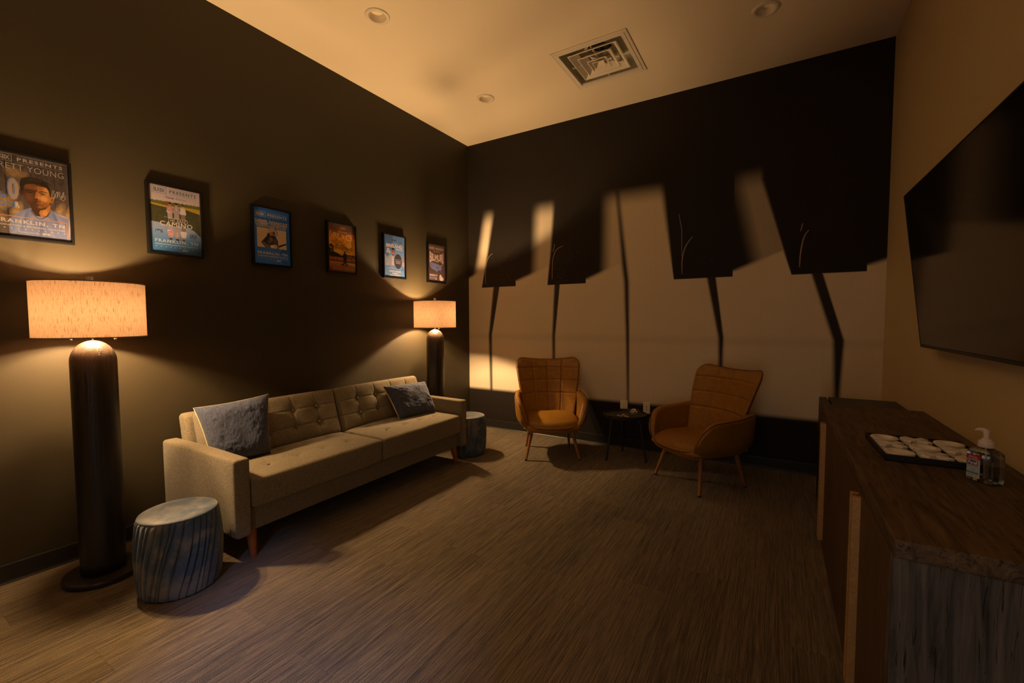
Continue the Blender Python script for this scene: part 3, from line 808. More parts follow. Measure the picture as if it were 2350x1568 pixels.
# ------------------------------------------------------------------ armchairs
def armchair():
    t = empty('armchair', (0, 0, 0), 0, 'x', 'armchair', 'tan leather wingback armchairs')
    ZB, ZT = 0.34, 0.965
    def hw(z):
        if z < 0.62: return lerp(0.262, 0.300, sstep(0.34, 0.62, z))
        return lerp(0.300, 0.352, ((z - 0.62) / (ZT - 0.62)) ** 0.8)
    def yb(z): return -0.195 - 0.205 * ((z - ZB) / (ZT - ZB)) ** 0.95
    def back(s, tt, side):
        # s in -1..1, tt 0..1 ; rounded top corners
        x, z = s * 0.34, ZB + (ZT - ZB) * tt
        r = 0.085; qx = max(-(0.34 - r), min(0.34 - r, x)); qz = min(z, ZT - r)
        dx, dz = x - qx, z - qz
        if abs(dx) > 0 and dz > 0:
            L = math.hypot(dx, dz); m = max(abs(dx), dz); x, z = qx + dx / L * m, qz + dz / L * m
        sn = x / 0.34
        zz = z - 0.028 * tt ** 3 * (1 - min(1, abs(sn) / 0.85) ** 2)
        xx = sn * hw(z)
        wing = (0.105 + 0.02 * math.sin(PI * tt)) * abs(sn) ** 2.4
        y = yb(z) + wing
        e = max(0.0, 1 - abs(s) ** 10) * max(0.0, 1 - tt ** 14)
        e = e ** 0.4
        if side > 0:
            off = 0.034 * e + 0.012 * e * (1 - s * s)
            q = 0
            for sx in (-0.46, 0.0, 0.46): q += 0.0105 * math.exp(-(((sn - sx) * 0.31) / 0.0062) ** 2)
            for sz in (0.855, 0.725, 0.592): q += 0.0095 * math.exp(-((zz - sz) / 0.0062) ** 2)
            puff = 0.006 * abs(math.cos((sn / 0.46) * PI / 2 + PI / 2)) if abs(sn) < 0.93 else 0
            return Vector((xx, y + off - q * e + puff * e, zz))
        return Vector((xx, y - 0.034 * e, zz))
    NU, NV = 120, 110
    mb = MB()
    mb.grid(lambda a, b: back(2 * a - 1, b, 1), NU, NV)
    g = MB().grid(lambda a, b: back(2 * a - 1, b, -1), NU // 2, NV // 2)
    mb.add(g.v, [f[::-1] for f in g.f])
    mb.build('backrest', 'leather', t, smooth=True, weld=1e-5)
    rim = [back(-1, i / 40, 1) for i in range(14, 41)] + [back(-1 + 2 * i / 60, 1, 1) for i in range(1, 60)] + [back(1, i / 40, 1) for i in range(40, 13, -1)]
    MB().tube(rim, 0.0045, 8).build('piping', 'piping', t, smooth=True)
    # arms: side shells sweeping forward from the back
    path = smooth_line([(0.205, -0.275), (0.270, -0.215), (0.302, -0.10), (0.308, 0.04), (0.300, 0.16), (0.280, 0.240), (0.248, 0.292)], 8)
    top = smooth_line([(0.0, 0.58), (0.10, 0.615), (0.20, 0.628), (0.40, 0.612), (0.62, 0.600), (0.78, 0.588), (0.88, 0.545), (0.95, 0.465), (1.0, 0.365)], 8)
    def ztop(a):
        for (a0, z0), (a1, z1) in zip(top, top[1:]):
            if a <= a1: return lerp(z0, z1, (a - a0) / max(1e-6, a1 - a0))
        return top[-1][1]
    # arc-length parametrise
    L = [0.0]
    for p, q in zip(path, path[1:]): L.append(L[-1] + math.hypot(q[0] - p[0], q[1] - p[1]))
    def at(a):
        d = a * L[-1]
        for i in range(len(L) - 1):
            if d <= L[i + 1] + 1e-9:
                f = (d - L[i]) / (L[i + 1] - L[i]); p, q = path[i], path[i + 1]
                dx, dy = q[0] - p[0], q[1] - p[1]; l = math.hypot(dx, dy)
                return lerp(p[0], q[0], f), lerp(p[1], q[1], f), dy / l, -dx / l
        return (*path[-1], 0, 1)
    for s in (-1, 1):
        def sec(a, b, s=s):
            x, y, nx, ny = at(a)
            zt = ztop(a); zb_ = 0.285 + 0.02 * a
            # b runs: outer bottom -> outer top -> over the rim -> inner top -> inner bottom
            th = 0.030 * (0.45 + 0.55 * sstep(0.30, 0.5, zt)); r = th
            span = max(0.02, zt - r - zb_)
            tot = 2 * span + PI * r; d = b * tot
            if d < span: off, z = th, zb_ + d
            elif d < span + PI * r:
                an = (d - span) / r; off, z = math.cos(an) * r, zt - r + math.sin(an) * r
            else: off, z = -th, zt - r - (d - span - PI * r)
            h = (z - 0.30) / 0.30
            lean_ = 0.030 * h - 0.055 * max(0, 1 - h * 2.6) ** 2 * (1 if off > -0.02 else 0.4)
            off2 = off + lean_ + 0.006 * math.sin(PI * max(0, min(1, h)))
            return Vector((s * (x + nx * off2), y + ny * off2, z))
        m = MB().grid(lambda a, b: sec(a, b), 70, 46)
        # close the front end
        m.f.append(tuple(range(70, 71 * 47, 71))); m.mi.append(0)
        o = m.build('armrest', 'leather', t, smooth=True)
        pp = [sec(0.12 + 0.88 * i / 60, 0.5, s) + Vector((0, 0, 0)) for i in range(61)]
        MB().tube([sec(0.12 + 0.88 * i / 60, 0.46) for i in range(61)], 0.004, 8).build('piping', 'piping', o, smooth=True)
    # seat cushion with a rolled front
    def ds(x, y, z):
        u, v = x / 0.262, y / 0.25
        if z > 0: z += 0.016 * (1 - u ** 4) * (1 - max(-1, v) ** 2 * 0.8)
        if y > 0.05:
            f = (y - 0.05) / 0.20; z -= 0.030 * f * f; y += 0.045 * (1 - u * u) * f
            x *= 1 - 0.06 * f
        z += 0.0025 * mnoise.noise((x * 9, y * 9, 0.3))
        return (x, y + 0.040, z + 0.352)
    soft_box(0.268, 0.25, 0.055, 0.046, (26, 26, 4), 6, ds).build('seat', 'leather', t, smooth=True, weld=1e-5)
    # shell underneath
    def db(x, y, z):
        u, v = x / 0.275, y / 0.27
        k = 1 - 0.20 * max(0, -z / 0.045)
        if y > 0: y += 0.05 * (1 - u * u) * v
        return (x * k, y * k + 0.025, z + 0.318)
    soft_box(0.285, 0.27, 0.040, 0.04, (24, 24, 4), 6, db).build('seat_shell', 'leather', t, smooth=True, weld=1e-5)
    def fr(a):
        u = 2 * a - 1; return Vector((0.268 * u, 0.305 + 0.046 * (1 - u * u) - 0.055 * abs(u) ** 4, 0.330 + 0.035 * abs(u) ** 4))
    MB().tube([fr(i / 40) for i in range(41)], 0.0045, 8).build('front_piping', 'piping', t, smooth=True)
    for sx, sy in ((-1, 1), (1, 1), (1, -1), (-1, -1)):
        fx, fy = (0.265, 0.25) if sy > 0 else (0.235, -0.25)
        a = Vector((sx * 0.195, sy * 0.175, 0.300)); b = Vector((sx * fx, fy, 0.0))
        d = (b - a); e = a + d * 0.965
        l = MB().tube([a, e], [0.0195, 0.0120], 18).build('leg', 'chairleg', t, smooth=True, autosmooth=0.7)
        MB().tube([e, b], [0.0128, 0.0122], 16).build('foot_cap', 'black_plastic', l, smooth=True, autosmooth=0.7)
    return t
ch = armchair()
ch.location = (1.465, -0.585, 0); ch.rotation_euler.z = math.atan2(-0.848, 0.53) - PI / 2
ch['label'] = 'tan leather wingback armchair close to the room corner, facing the viewer'
ch2 = copy_tree(ch)
ch2.location = (2.912, -0.66, 0); ch2.rotation_euler.z = math.atan2(-0.775, -0.631) - PI / 2
ch2['label'] = 'tan leather wingback armchair between the side table and the wooden cabinet, turned towards the sofa'

# ------------------------------------------------------------------ side table and what is on it
TX, TY, TZ = 2.172, -0.345, 0.427
def side_table():
    t = empty('side_table', (TX, TY, 0), 0, 'round black metal tray side table between the two armchairs', 'side table')
    MB().lathe([(0.001, TZ - 0.012), (0.200, TZ - 0.012), (0.206, TZ - 0.008), (0.212, TZ + 0.020), (0.2095, TZ + 0.021), (0.204, TZ), (0.001, TZ)], 80, cap0=False, cap1=False).build('tray_top', 'black_metal', t, smooth=True, autosmooth=0.5)
    for fx, fy in ((2.046, -0.531), (2.092, -0.159), (2.399, -0.398)):
        dx, dy = fx - TX, fy - TY
        MB().tube([(dx * 0.68, dy * 0.68, TZ - 0.010), (dx, dy, 0.0)], [0.0135, 0.0095], 16).build('leg', 'black_metal', t, smooth=True, autosmooth=0.7)
side_table()
BX, BY = TX + 0.075, TY + 0.035
bowl = empty('glass_bowl', (BX, BY, TZ), 0, 'small clear cut glass bowl of wrapped sweets on the round side table', 'bowl')
def bowlf():
    N = 48; vs = []; fs = []
    prof = [(0.001, 0.001), (0.026, 0.001), (0.030, 0.004), (0.040, 0.022), (0.048, 0.044), (0.052, 0.058), (0.0495, 0.059), (0.0455, 0.044), (0.0375, 0.024), (0.027, 0.008), (0.001, 0.006)]
    for i, (r, z) in enumerate(prof):
        for k in range(N):
            a = 2 * PI * k / N; q = r * (1 + 0.05 * math.cos(12 * a) * min(1, z / 0.03)); vs.append((q * math.cos(a), q * math.sin(a), z + (0.002 * math.cos(12 * a) if z > 0.05 else 0)))
    for i in range(len(prof) - 1):
        for k in range(N):
            k2 = (k + 1) % N; fs.append((i * N + k, i * N + k2, (i + 1) * N + k2, (i + 1) * N + k))
    return MB().add(vs, fs)
bowlf().build('bowl_body', 'bowlglass', bowl, smooth=True, autosmooth=0.5)
def lump(r, seed, sc_=(1, 1, 1)):
    mb = MB()
    def f(a, b):
        th, ph = 2 * PI * a, PI * (b - 0.5)
        v = Vector((math.cos(th) * math.cos(ph), math.sin(th) * math.cos(ph), math.sin(ph)))
        k = r * (1 + 0.22 * mnoise.noise(v * 1.4 + Vector((seed, 0, 0))))
        return (v.x * k * sc_[0], v.y * k * sc_[1], v.z * k * sc_[2])
    return mb.grid(f, 14, 9, closeu=True)
def sweet(seed):
    mb = lump(0.0105, seed, (1.25, 1, 0.8))
    for s in (-1, 1):
        n = 8
        vs = [(s * 0.009, 0, 0)] + [(s * (0.017 + 0.001 * (k % 2)), -0.007 + 0.014 * k / n, 0.0025 * (1 if k % 2 else -1)) for k in range(n + 1)]
        mb.add(vs, [(0, k + 1, k + 2) for k in range(n)])
    return mb.build('wrapped_sweet', 'wrap', None, smooth=True)
spots = [(-0.012, -0.008, 0.018), (0.014, -0.006, 0.018), (0.0, 0.016, 0.018), (-0.022, 0.006, 0.034), (0.004, -0.020, 0.035), (0.024, 0.008, 0.034), (0.0, 0.004, 0.037), (-0.014, -0.014, 0.052), (0.016, -0.004, 0.053), (-0.002, 0.020, 0.052)]
for i, (x, y, z) in enumerate(spots):
    o = sweet(i * 1.7); o.location = (BX + x, BY + y, TZ + z); o.rotation_euler = (rnd.uniform(-0.5, 0.5), rnd.uniform(-0.6, 0.6), rnd.uniform(0, 6))
    tag(o, 'clear wrapped sweet in the glass bowl on the round side table', 'sweet', 'wrapped sweets in the glass bowl')
def pebble(kind, seed, loc, rz, label):
    o = lump(0.0115, seed, (1.25, 0.95, 0.62)).build('pebble', 'pebble_l' if kind else 'pebble_d', None, smooth=True)
    o.location = loc; o.rotation_euler.z = rz
    tag(o, label, 'pebble', 'pale pebbles on the side table' if kind else 'dark pebbles on the side table')
PX, PY = TX + 0.005, TY - 0.075
for i, (kind, x, y, z) in enumerate([(1, -0.045, -0.010, 0), (0, -0.024, 0.006, 0), (1, -0.012, -0.016, 0), (1, -0.002, 0.014, 0), (0, 0.012, 0.000, 0), (1, 0.024, -0.014, 0), (1, 0.028, 0.014, 0), (0, 0.046, 0.006, 0), (1, 0.006, -0.002, 0.014), (1, 0.050, -0.016, 0)]):
    pebble(kind, i * 2.1, (PX + x, PY + y, TZ + 0.0068 + z), i * 0.9, ('pale pebble in the small heap beside the bowl on the side table' if kind else 'dark pebble in the small heap beside the bowl on the side table'))

# ------------------------------------------------------------------ wall plates
def plate(name, x, wd, label, cat):
    t = empty(name, (x, 0, 0.45), 0, label, cat)
    hw_, hh = wd / 2, 0.0585
    mb = MB(); pr = [(0.0, 0.0), (-0.003, 0.0), (-0.0065, 0.004), (-0.0065, 0.006)]
    vs = []
    for y, ins in pr:
        for a, b in ((-1, -1), (1, -1), (1, 1), (-1, 1)): vs.append((a * (hw_ - ins), y, b * (hh - ins)))
    fs = [(4 * i + k, 4 * i + (k + 1) % 4, 4 * i + 4 + (k + 1) % 4, 4 * i + 4 + k) for i in range(3) for k in range(4)] + [(12, 13, 14, 15)]
    mb.add(vs, fs).build('cover_plate', 'plate', t)
    return t
t = plate('power_outlet', 2.058, 0.080, 'ivory duplex power outlet low on the mural wall behind the side table', 'outlet')
for dz in (0.0195, -0.0195):
    m = MB()
    m.add([(0.017 * math.cos(a), -0.009, dz + 0.0145 * max(-0.85, min(0.85, math.sin(a)))) for a in [2 * PI * k / 28 for k in range(28)]] +
          [(0.017 * math.cos(a), -0.006, dz + 0.0145 * max(-0.85, min(0.85, math.sin(a)))) for a in [2 * PI * k / 28 for k in range(28)]],
          [tuple(range(28))] + [(k, (k + 1) % 28, 28 + (k + 1) % 28, 28 + k) for k in range(28)])
    s = m.build('receptacle', 'plate', t)
    MB().box((-0.008, -0.0097, dz - 0.003), (-0.0058, -0.0085, dz + 0.006)).box((0.0055, -0.0097, dz - 0.002), (0.0077, -0.0085, dz + 0.005)).box((-0.0022, -0.0097, dz - 0.010), (0.0022, -0.0085, dz - 0.0055)).build('slot', 'dark', s)
t = plate('cable_plate', 2.298, 0.071, 'ivory wall plate with two small dark jacks, to the side of the power outlet', 'wall plate')
for dz in (0.014, -0.014):
    m = MB(); m.tube([(0, -0.005, dz), (0, -0.010, dz)], 0.0055, 14); m.build('jack', 'dark', t)
for dz in (0.040, -0.040):
    MB().tube([(0, -0.005, dz), (0, -0.0078, dz)], 0.0035, 10).build('screw', 'nickel', t)

# ------------------------------------------------------------------ television
def television():
    # tilted downward on its bracket
    t = empty('television', (4.1225, -2.125, 1.2245), 0, 'large black wall-mounted television on the beige wall', 'television')
    t.rotation_euler = (0, -math.atan2(0.0965, 0.83), 0)
    hw_, hh, d = 0.7235, 0.834, 0.03
    MB().box((0.0, -hw_, 0), (d, hw_, hh)).box((d, -hw_ * 0.6, 0.12), (d + 0.012, hw_ * 0.6, 0.62)).build('housing', 'black_plastic', t, bevel=0.002)
    MB().box((-0.0025, -hw_ + 0.006, 0.016), (0.0, hw_ - 0.006, hh - 0.006)).build('screen', 'screen', t)
    b = MB().box((-0.004, -hw_, 0), (0.002, hw_, 0.014)).box((-0.004, -hw_, hh - 0.005), (0.002, hw_, hh)).box((-0.004, -hw_, 0), (0.002, -hw_ + 0.005, hh)).box((-0.004, hw_ - 0.005, 0), (0.002, hw_, hh))
    b.build('bezel', 'black_metal', t)
    MB().box((d + 0.012, -0.12, 0.30), (d + 0.045, 0.12, 0.40)).build('wall_bracket', 'black_metal', t)
television()

# ------------------------------------------------------------------ cabinet
CX0, CX1, CY0, CY1, CZ = 3.693, 4.180, -3.235, -1.235, 0.842
def cabinet():
    cx, cy = (CX0 + CX1) / 2, (CY0 + CY1) / 2
    t = empty('sideboard', (cx, cy, 0), 0, 'long dark rustic wooden sideboard with brass handles under the television', 'sideboard')
    def b(name, lo, hi, m, bev=0.0, par=t):
        return MB().box((lo[0] - cx, lo[1] - cy, lo[2]), (hi[0] - cx, hi[1] - cy, hi[2])).build(name, m, par, bevel=bev)
    # thick top with a worn, slightly wavy edge
    mb = soft_box((CX1 - CX0) / 2 - 0.002, (CY1 - CY0) / 2, 0.024, 0.006, (14, 90, 3), 3)
    vs = []
    for x, y, z in mb.v:
        ed = sstep(-0.20, -0.245, x) + sstep(0.95, 1.005, abs(y))
        k = 0.0016 * ed * mnoise.noise((y * 14, x * 14, z * 30)) + 0.0010 * ed * mnoise.noise((y * 45, x * 45, z * 60))
        vs.append((x + 0.004 + k, y + k * 0.6, z + CZ - 0.024 + (k * 0.8 if z < 0 else k * 0.3)))
    mb.v = vs; mb.build('top_slab', 'top_wood', t, smooth=True, weld=1e-5, autosmooth=0.8)
    b('end_panel', (CX0 + 0.004, CY0 + 0.002, 0.0), (CX1, CY0 + 0.045, CZ - 0.047), 'end_wood', 0.003)
    b('end_panel', (CX0 + 0.004, CY1 - 0.045, 0.0), (CX1, CY1 - 0.002, CZ - 0.047), 'front_wood', 0.003)
    b('carcass', (CX0 + 0.03, CY0 + 0.04, 0.012), (CX1, CY1 - 0.04, CZ - 0.047), 'front_wood')
    b('plinth', (CX0 + 0.012, CY0 + 0.045, 0.0), (CX0 + 0.03, CY1 - 0.045, 0.05), 'front_wood')
    ys = [CY0 + 0.047, -2.722, -2.10, -1.515, CY1 - 0.047]
    hy = {0: [1], 1: [0], 2: [1], 3: [0]}
    for i in range(4):
        d = b('door', (CX0 + 0.006, ys[i] + 0.0015, 0.052), (CX0 + 0.028, ys[i + 1] - 0.0015, CZ - 0.052), 'front_wood', 0.0015)
        yy = ys[i + 1] - 0.012 if i in (0, 2) else ys[i] + 0.012
        sgn = -1 if i in (0, 2) else 1
        z0, z1 = 0.085, 0.772
        MB().box((CX0 - 0.018 - cx, min(yy, yy + sgn * 0.018) - cy, z0), (CX0 + 0.007 - cx, max(yy, yy + sgn * 0.018) - cy, z1)).build('handle', 'brass', d, bevel=0.0015)
    return t
cabinet()
def fridge():
    x0, x1, y0, y1, h = 3.725, 4.165, -1.205, -0.655, 0.802
    cx, cy = (x0 + x1) / 2, (y0 + y1) / 2
    t = empty('mini_fridge', (cx, cy, 0), 0, 'low black mini fridge past the far end of the wooden sideboard', 'fridge')
    MB().box((x0 + 0.055 - cx, y0 - cy, 0.015), (x1 - cx, y1 - cy, h)).build('body', 'fridge', t, bevel=0.006)
    MB().box((x0 - cx, y0 - cy, 0.03), (x0 + 0.045 - cx, y1 - cy, h - 0.003)).build('door', 'fridge', t, bevel=0.005)
    for a in (-1, 1):
        for q in (-1, 1):
            MB().lathe([(0.018, 0.0), (0.018, 0.02)], 16, (a * 0.14, q * 0.22, 0)).build('foot', 'black_plastic', t)
fridge()

# ------------------------------------------------------------------ noughts and crosses set
GX, GY, GRZ = 3.956, -2.292, math.radians(1.2)
gb = empty('game_tray', (GX, GY, CZ + 0.001), GRZ, 'square black noughts and crosses tray on the sideboard', 'game board')
ga, gc = 0.157, 0.184
m = MB().box((-ga, -gc, 0.0), (ga, gc, 0.006)).box((-ga, -gc, 0), (-ga + 0.005, gc, 0.024)).box((ga - 0.005, -gc, 0), (ga, gc, 0.024)).box((-ga, -gc, 0), (ga, -gc + 0.005, 0.024)).box((-ga, gc - 0.005, 0), (ga, gc, 0.024))
m.build('tray_body', 'tray', gb, bevel=0.001)
MAT['divider'] = plain('tray_divider', (0.05, 0.035, 0.022), 0.5, noise=0.1)
for q in (-1, 1):
    MB().box((q * ga / 3 - 0.0015, -gc, 0.006), (q * ga / 3 + 0.0015, gc, 0.020)).build('divider', 'divider', gb)
ro = math.radians
def nought():
    return MB().lathe([(0.020, 0.0), (0.046, 0.0), (0.0475, 0.002), (0.0475, 0.017), (0.046, 0.019), (0.033, 0.019), (0.027, 0.011), (0.020, 0.004), (0.020, 0.0)], 56, cap0=False, cap1=False).build('nought_piece', 'piece', None, smooth=True, autosmooth=0.6)
def cross():
    mb = MB()
    a, bq = 0.0465, 0.014
    pts = [(bq, 0), (a, a - bq * 1.0)]
    outl = []
    for k in range(4):
        c, s_ = math.cos(k * PI / 2), math.sin(k * PI / 2)
        for x, y in ((bq * 1.05, 0.0), (a, a - 0.020), (a - 0.020, a)):
            outl.append((x * c - y * s_, x * s_ + y * c))
    n = len(outl)
    vs = [(x, y, 0) for x, y in outl] + [(x, y, 0.017) for x, y in outl] + [(x * 0.93, y * 0.93, 0.021) for x, y in outl]
    mb.add(vs, [tuple(reversed(range(n))), tuple(range(2 * n, 3 * n))] + [(k, (k + 1) % n, n + (k + 1) % n, n + k) for k in range(n)] + [(n + k, n + (k + 1) % n, 2 * n + (k + 1) % n, 2 * n + k) for k in range(n)])
    return mb.build('cross_piece', 'piece', None)
O0, X0_ = nought(), cross()
first = {'O': True, 'X': True}
colw = ['by the front edge', 'middle column', 'by the wall']
roww = ['far row', 'middle row', 'near row']
for r in range(3):
    for c in range(3):
        k = 'O' if (r + c) % 2 == 0 else 'X'
        src = O0 if k == 'O' else X0_
        o = src if first[k] else src.copy()
        if not first[k]: COL.objects.link(o)
        first[k] = False
        lx, ly = (c - 1) * ga * 0.655, (1 - r) * gc * 0.65
        cs, sn = math.cos(GRZ), math.sin(GRZ)
        o.location = (GX + lx * cs - ly * sn, GY + lx * sn + ly * cs, CZ + 0.0074)
        o.rotation_euler.z = GRZ
        tag(o, 'white %s in the black tray, %s, %s' % ('ring shaped nought' if k == 'O' else 'cross piece', roww[r], colw[c]), 'game piece', 'noughts in the tray' if k == 'O' else 'crosses in the tray')

# ------------------------------------------------------------------ text and print helpers
_tc = {}
def text_geo(body, bold=0.0, shear=0.0, spacing=1.0):
    key_ = (body, bold, shear, spacing)
    if key_ in _tc: return _tc[key_]
    cu = bpy.data.curves.new('lettering', 'FONT'); cu.body = body; cu.size = 1.0; cu.resolution_u = 3
    cu.offset = bold; cu.shear = shear; cu.space_character = spacing; cu.fill_mode = 'FRONT' if hasattr(cu, 'fill_mode') else cu.fill_mode
    ob = bpy.data.objects.new('lettering', cu); COL.objects.link(ob)
    dg = bpy.context.evaluated_depsgraph_get(); ev = ob.evaluated_get(dg); me = ev.to_mesh()
    v = np.array([tuple(q.co) for q in me.vertices]).reshape(-1, 3); f = [tuple(p.vertices) for p in me.polygons]
    ev.to_mesh_clear(); bpy.data.objects.remove(ob); bpy.data.curves.remove(cu)
    _tc[key_] = (v, f); return v, f

class Print:
    """A printed sheet lw wide and lh high. u runs left to right, v runs from the top down, both 0..1."""
    def __init__(s, lw, lh, nu=170, nv=None):
        s.lw, s.lh, s.nu = lw, lh, nu; s.nv = nv or int(nu * lh / lw)
        uu, vv = np.meshgrid(np.linspace(0, 1, s.nu + 1), np.linspace(0, 1, s.nv + 1))
        s.U, s.V = uu, vv; s.img = np.zeros(uu.shape + (3,)); s.ex = []; s.layer = 0
        s.asp = lh / lw
    def mixin(s, mask, col):
        s.img = s.img * (1 - mask[..., None]) + np.asarray(col) * mask[..., None]
    def fill(s, col): s.img[:] = col
    def grad(s, stops):
        vs_ = [q[0] for q in stops]
        for k in range(3): s.img[..., k] = np.interp(s.V, vs_, [q[1][k] for q in stops])
    def ell(s, u, v, ru, rv, col, soft=0.02, rot=0.0, k=1.0):
        du, dv = (s.U - u), (s.V - v) * s.asp; rv = rv * s.asp
        c, n = math.cos(rot), math.sin(rot); a = (du * c + dv * n) / ru; b = (-du * n + dv * c) / rv
        d = np.sqrt(a * a + b * b); sf = soft / min(ru, rv)
        s.mixin(np.clip((1 + sf / 2 - d) / sf, 0, 1) * k, col)
    def mpoly(s, pts):
        x, y = s.U, s.V; ins = np.zeros(x.shape, bool); n = len(pts)
        for i in range(n):
            x0, y0 = pts[i]; x1, y1 = pts[(i + 1) % n]
            if y0 == y1: continue
            cnd = ((y0 > y) != (y1 > y)) & (x < (x1 - x0) * (y - y0) / (y1 - y0) + x0)
            ins ^= cnd
        return ins.astype(float)
    def poly(s, pts, col, k=1.0): s.mixin(s.mpoly(pts) * k, col)
    def noise(s, fu, fv, seed, amt):
        rg = np.random.default_rng(seed)
        g_ = rg.random((fv + 2, fu + 2)); x = s.U * fu; y = s.V * fv
        i, j = x.astype(int), y.astype(int); a, b = x - i, y - j
        a = a * a * (3 - 2 * a); b = b * b * (3 - 2 * b)
        q = g_[j, i] * (1 - a) * (1 - b) + g_[j, i + 1] * a * (1 - b) + g_[j + 1, i] * (1 - a) * b + g_[j + 1, i + 1] * a * b
        return (q - 0.5) * amt
    # vector shapes
    def shape(s, pts, faces, col):
        s.layer += 1; s.ex.append((np.asarray(pts, float), faces, col, s.layer))
    def rect(s, u0, v0, u1, v1, col): s.shape([(u0, v0), (u1, v0), (u1, v1), (u0, v1)], [(0, 1, 2, 3)], col)
    def frame(s, u0, v0, u1, v1, th, col):
        tv = th / s.asp
        for r in ((u0, v0, u1, v0 + tv), (u0, v1 - tv, u1, v1), (u0, v0, u0 + th, v1), (u1 - th, v0, u1, v1)): s.rect(*r, col)
    def text(s, body, u0, v0, u1, v1, col, bold=0.0, shear=0.0, spacing=1.0, warp=None):
        v, f = text_geo(body, bold, shear, spacing)
        if len(v) == 0: return
        mn, mx_ = v.min(0), v.max(0); q = (v - mn) / np.maximum(1e-6, mx_ - mn)
        P = np.stack([u0 + q[:, 0] * (u1 - u0), v1 + q[:, 1] * (v0 - v1)], 1)
        if warp: P = np.array([warp(a, b) for a, b in P])
        s.shape(P, f, col)
    def star(s, u, v, r, col):
        pts = [(u, v)] + [(u + (r if k % 2 == 0 else r * 0.42) * math.sin(k * PI / 5), v - (r if k % 2 == 0 else r * 0.42) * math.cos(k * PI / 5) / s.asp) for k in range(10)]
        s.shape(pts, [(0, k + 1, (k + 1) % 10 + 1) for k in range(10)], col)
    def stroke(s, pts, th, col):
        pts = smooth_line(pts, 5); vs_ = []; n = len(pts)
        for i, (u, v) in enumerate(pts):
            a = pts[max(i - 1, 0)]; b = pts[min(i + 1, n - 1)]
            du, dv = b[0] - a[0], (b[1] - a[1]) * s.asp; L = math.hypot(du, dv) or 1
            vs_ += [(u - dv / L * th, v + du / L * th / s.asp), (u + dv / L * th, v - du / L * th / s.asp)]
        s.shape(vs_, [(2 * i, 2 * i + 1, 2 * i + 3, 2 * i + 2) for i in range(n - 1)], col)
    def scribble(s, u0, v0, u1, v1, col, seed, th=0.004, n=14):
        rg = random.Random(seed)
        pts = [(lerp(u0, u1, i / n) + rg.uniform(-1, 1) * (u1 - u0) * 0.12, rg.uniform(v0, v1) if i % 2 else lerp(v0, v1, rg.choice((0.1, 0.9)))) for i in range(n + 1)]
        s.stroke(pts, th, col)
    def mesh(s, place, eps=0.000012, gain=(1, 1, 1)):
        """place(a,b,h) maps sheet metres (a right, b up, h out) to xyz"""
        mb = MB(); cols = []
        W_ = s.nu + 1
        vs_ = [place((u - 0.5) * s.lw, (0.5 - v) * s.lh, 0) for u, v in zip(s.U.ravel(), s.V.ravel())]
        fs = [(j * W_ + i, j * W_ + W_ + i, j * W_ + W_ + i + 1, j * W_ + i + 1) for j in range(s.nv) for i in range(s.nu)]
        mb.add(vs_, fs); cols.append(np.concatenate([np.clip(s.img.reshape(-1, 3) * np.array(gain), 0, 1), np.ones((len(vs_), 1))], 1))
        for P, f, c, ly in s.ex:
            mb.add([place((u - 0.5) * s.lw, (0.5 - v) * s.lh, 0.0002 + eps * ly) for u, v in P], f)
            cols.append(np.tile(np.array([*[min(1, q * g_) for q, g_ in zip(c, gain)], 1.0]), (len(P), 1)))
        mb.c = np.concatenate(cols, 0)
        return mb

CR = (0.80, 0.74, 0.62)
def header(p, u0, u1, v0, v1, pu0, pu1, col, lines=True):
    p.frame(u0, v0, u1, v1, 0.006, col)
    du, dv = u1 - u0, v1 - v0
    p.text('BLKBX', u0 + du * 0.10, v0 + dv * 0.22, u1 - du * 0.10, v1 - dv * 0.22, col, 0.02, 0, 0.86)
    p.text('PRESENTS', pu0, v0 + dv * 0.28, pu1, v1 - dv * 0.24, col, 0.025, 0, 1.25)
    if lines:
        p.rect(pu0, v0 + dv * 0.06, pu1, v0 + dv * 0.06 + 0.0025, col); p.rect(pu0, v1 - dv * 0.06, pu1, v1 - dv * 0.06 + 0.0025, col)
def footer(p, v, col, u0=0.08, u1=0.93, n=10, dim=None):
    p.text('FRANKLIN, TN', u0, v, u1, v + 0.055, col, 0.03, 0, 1.25)
    p.text('PRODUCTION & REHEARSAL FACILITIES', u0, v + 0.068, u1, v + 0.087, col, 0.035, 0, 1.15)
    for i in range(n): p.star(lerp(u0 + 0.02, u1 - 0.01, i / (n - 1)), v + 0.113, 0.016, col)
    p.text('Powered By', 0.30, v + 0.135, 0.58, v + 0.165, dim or col, 0.0, 0.25, 1.0)
    p.text('IPS', 0.61, v + 0.135, 0.72, v + 0.160, col, 0.05)

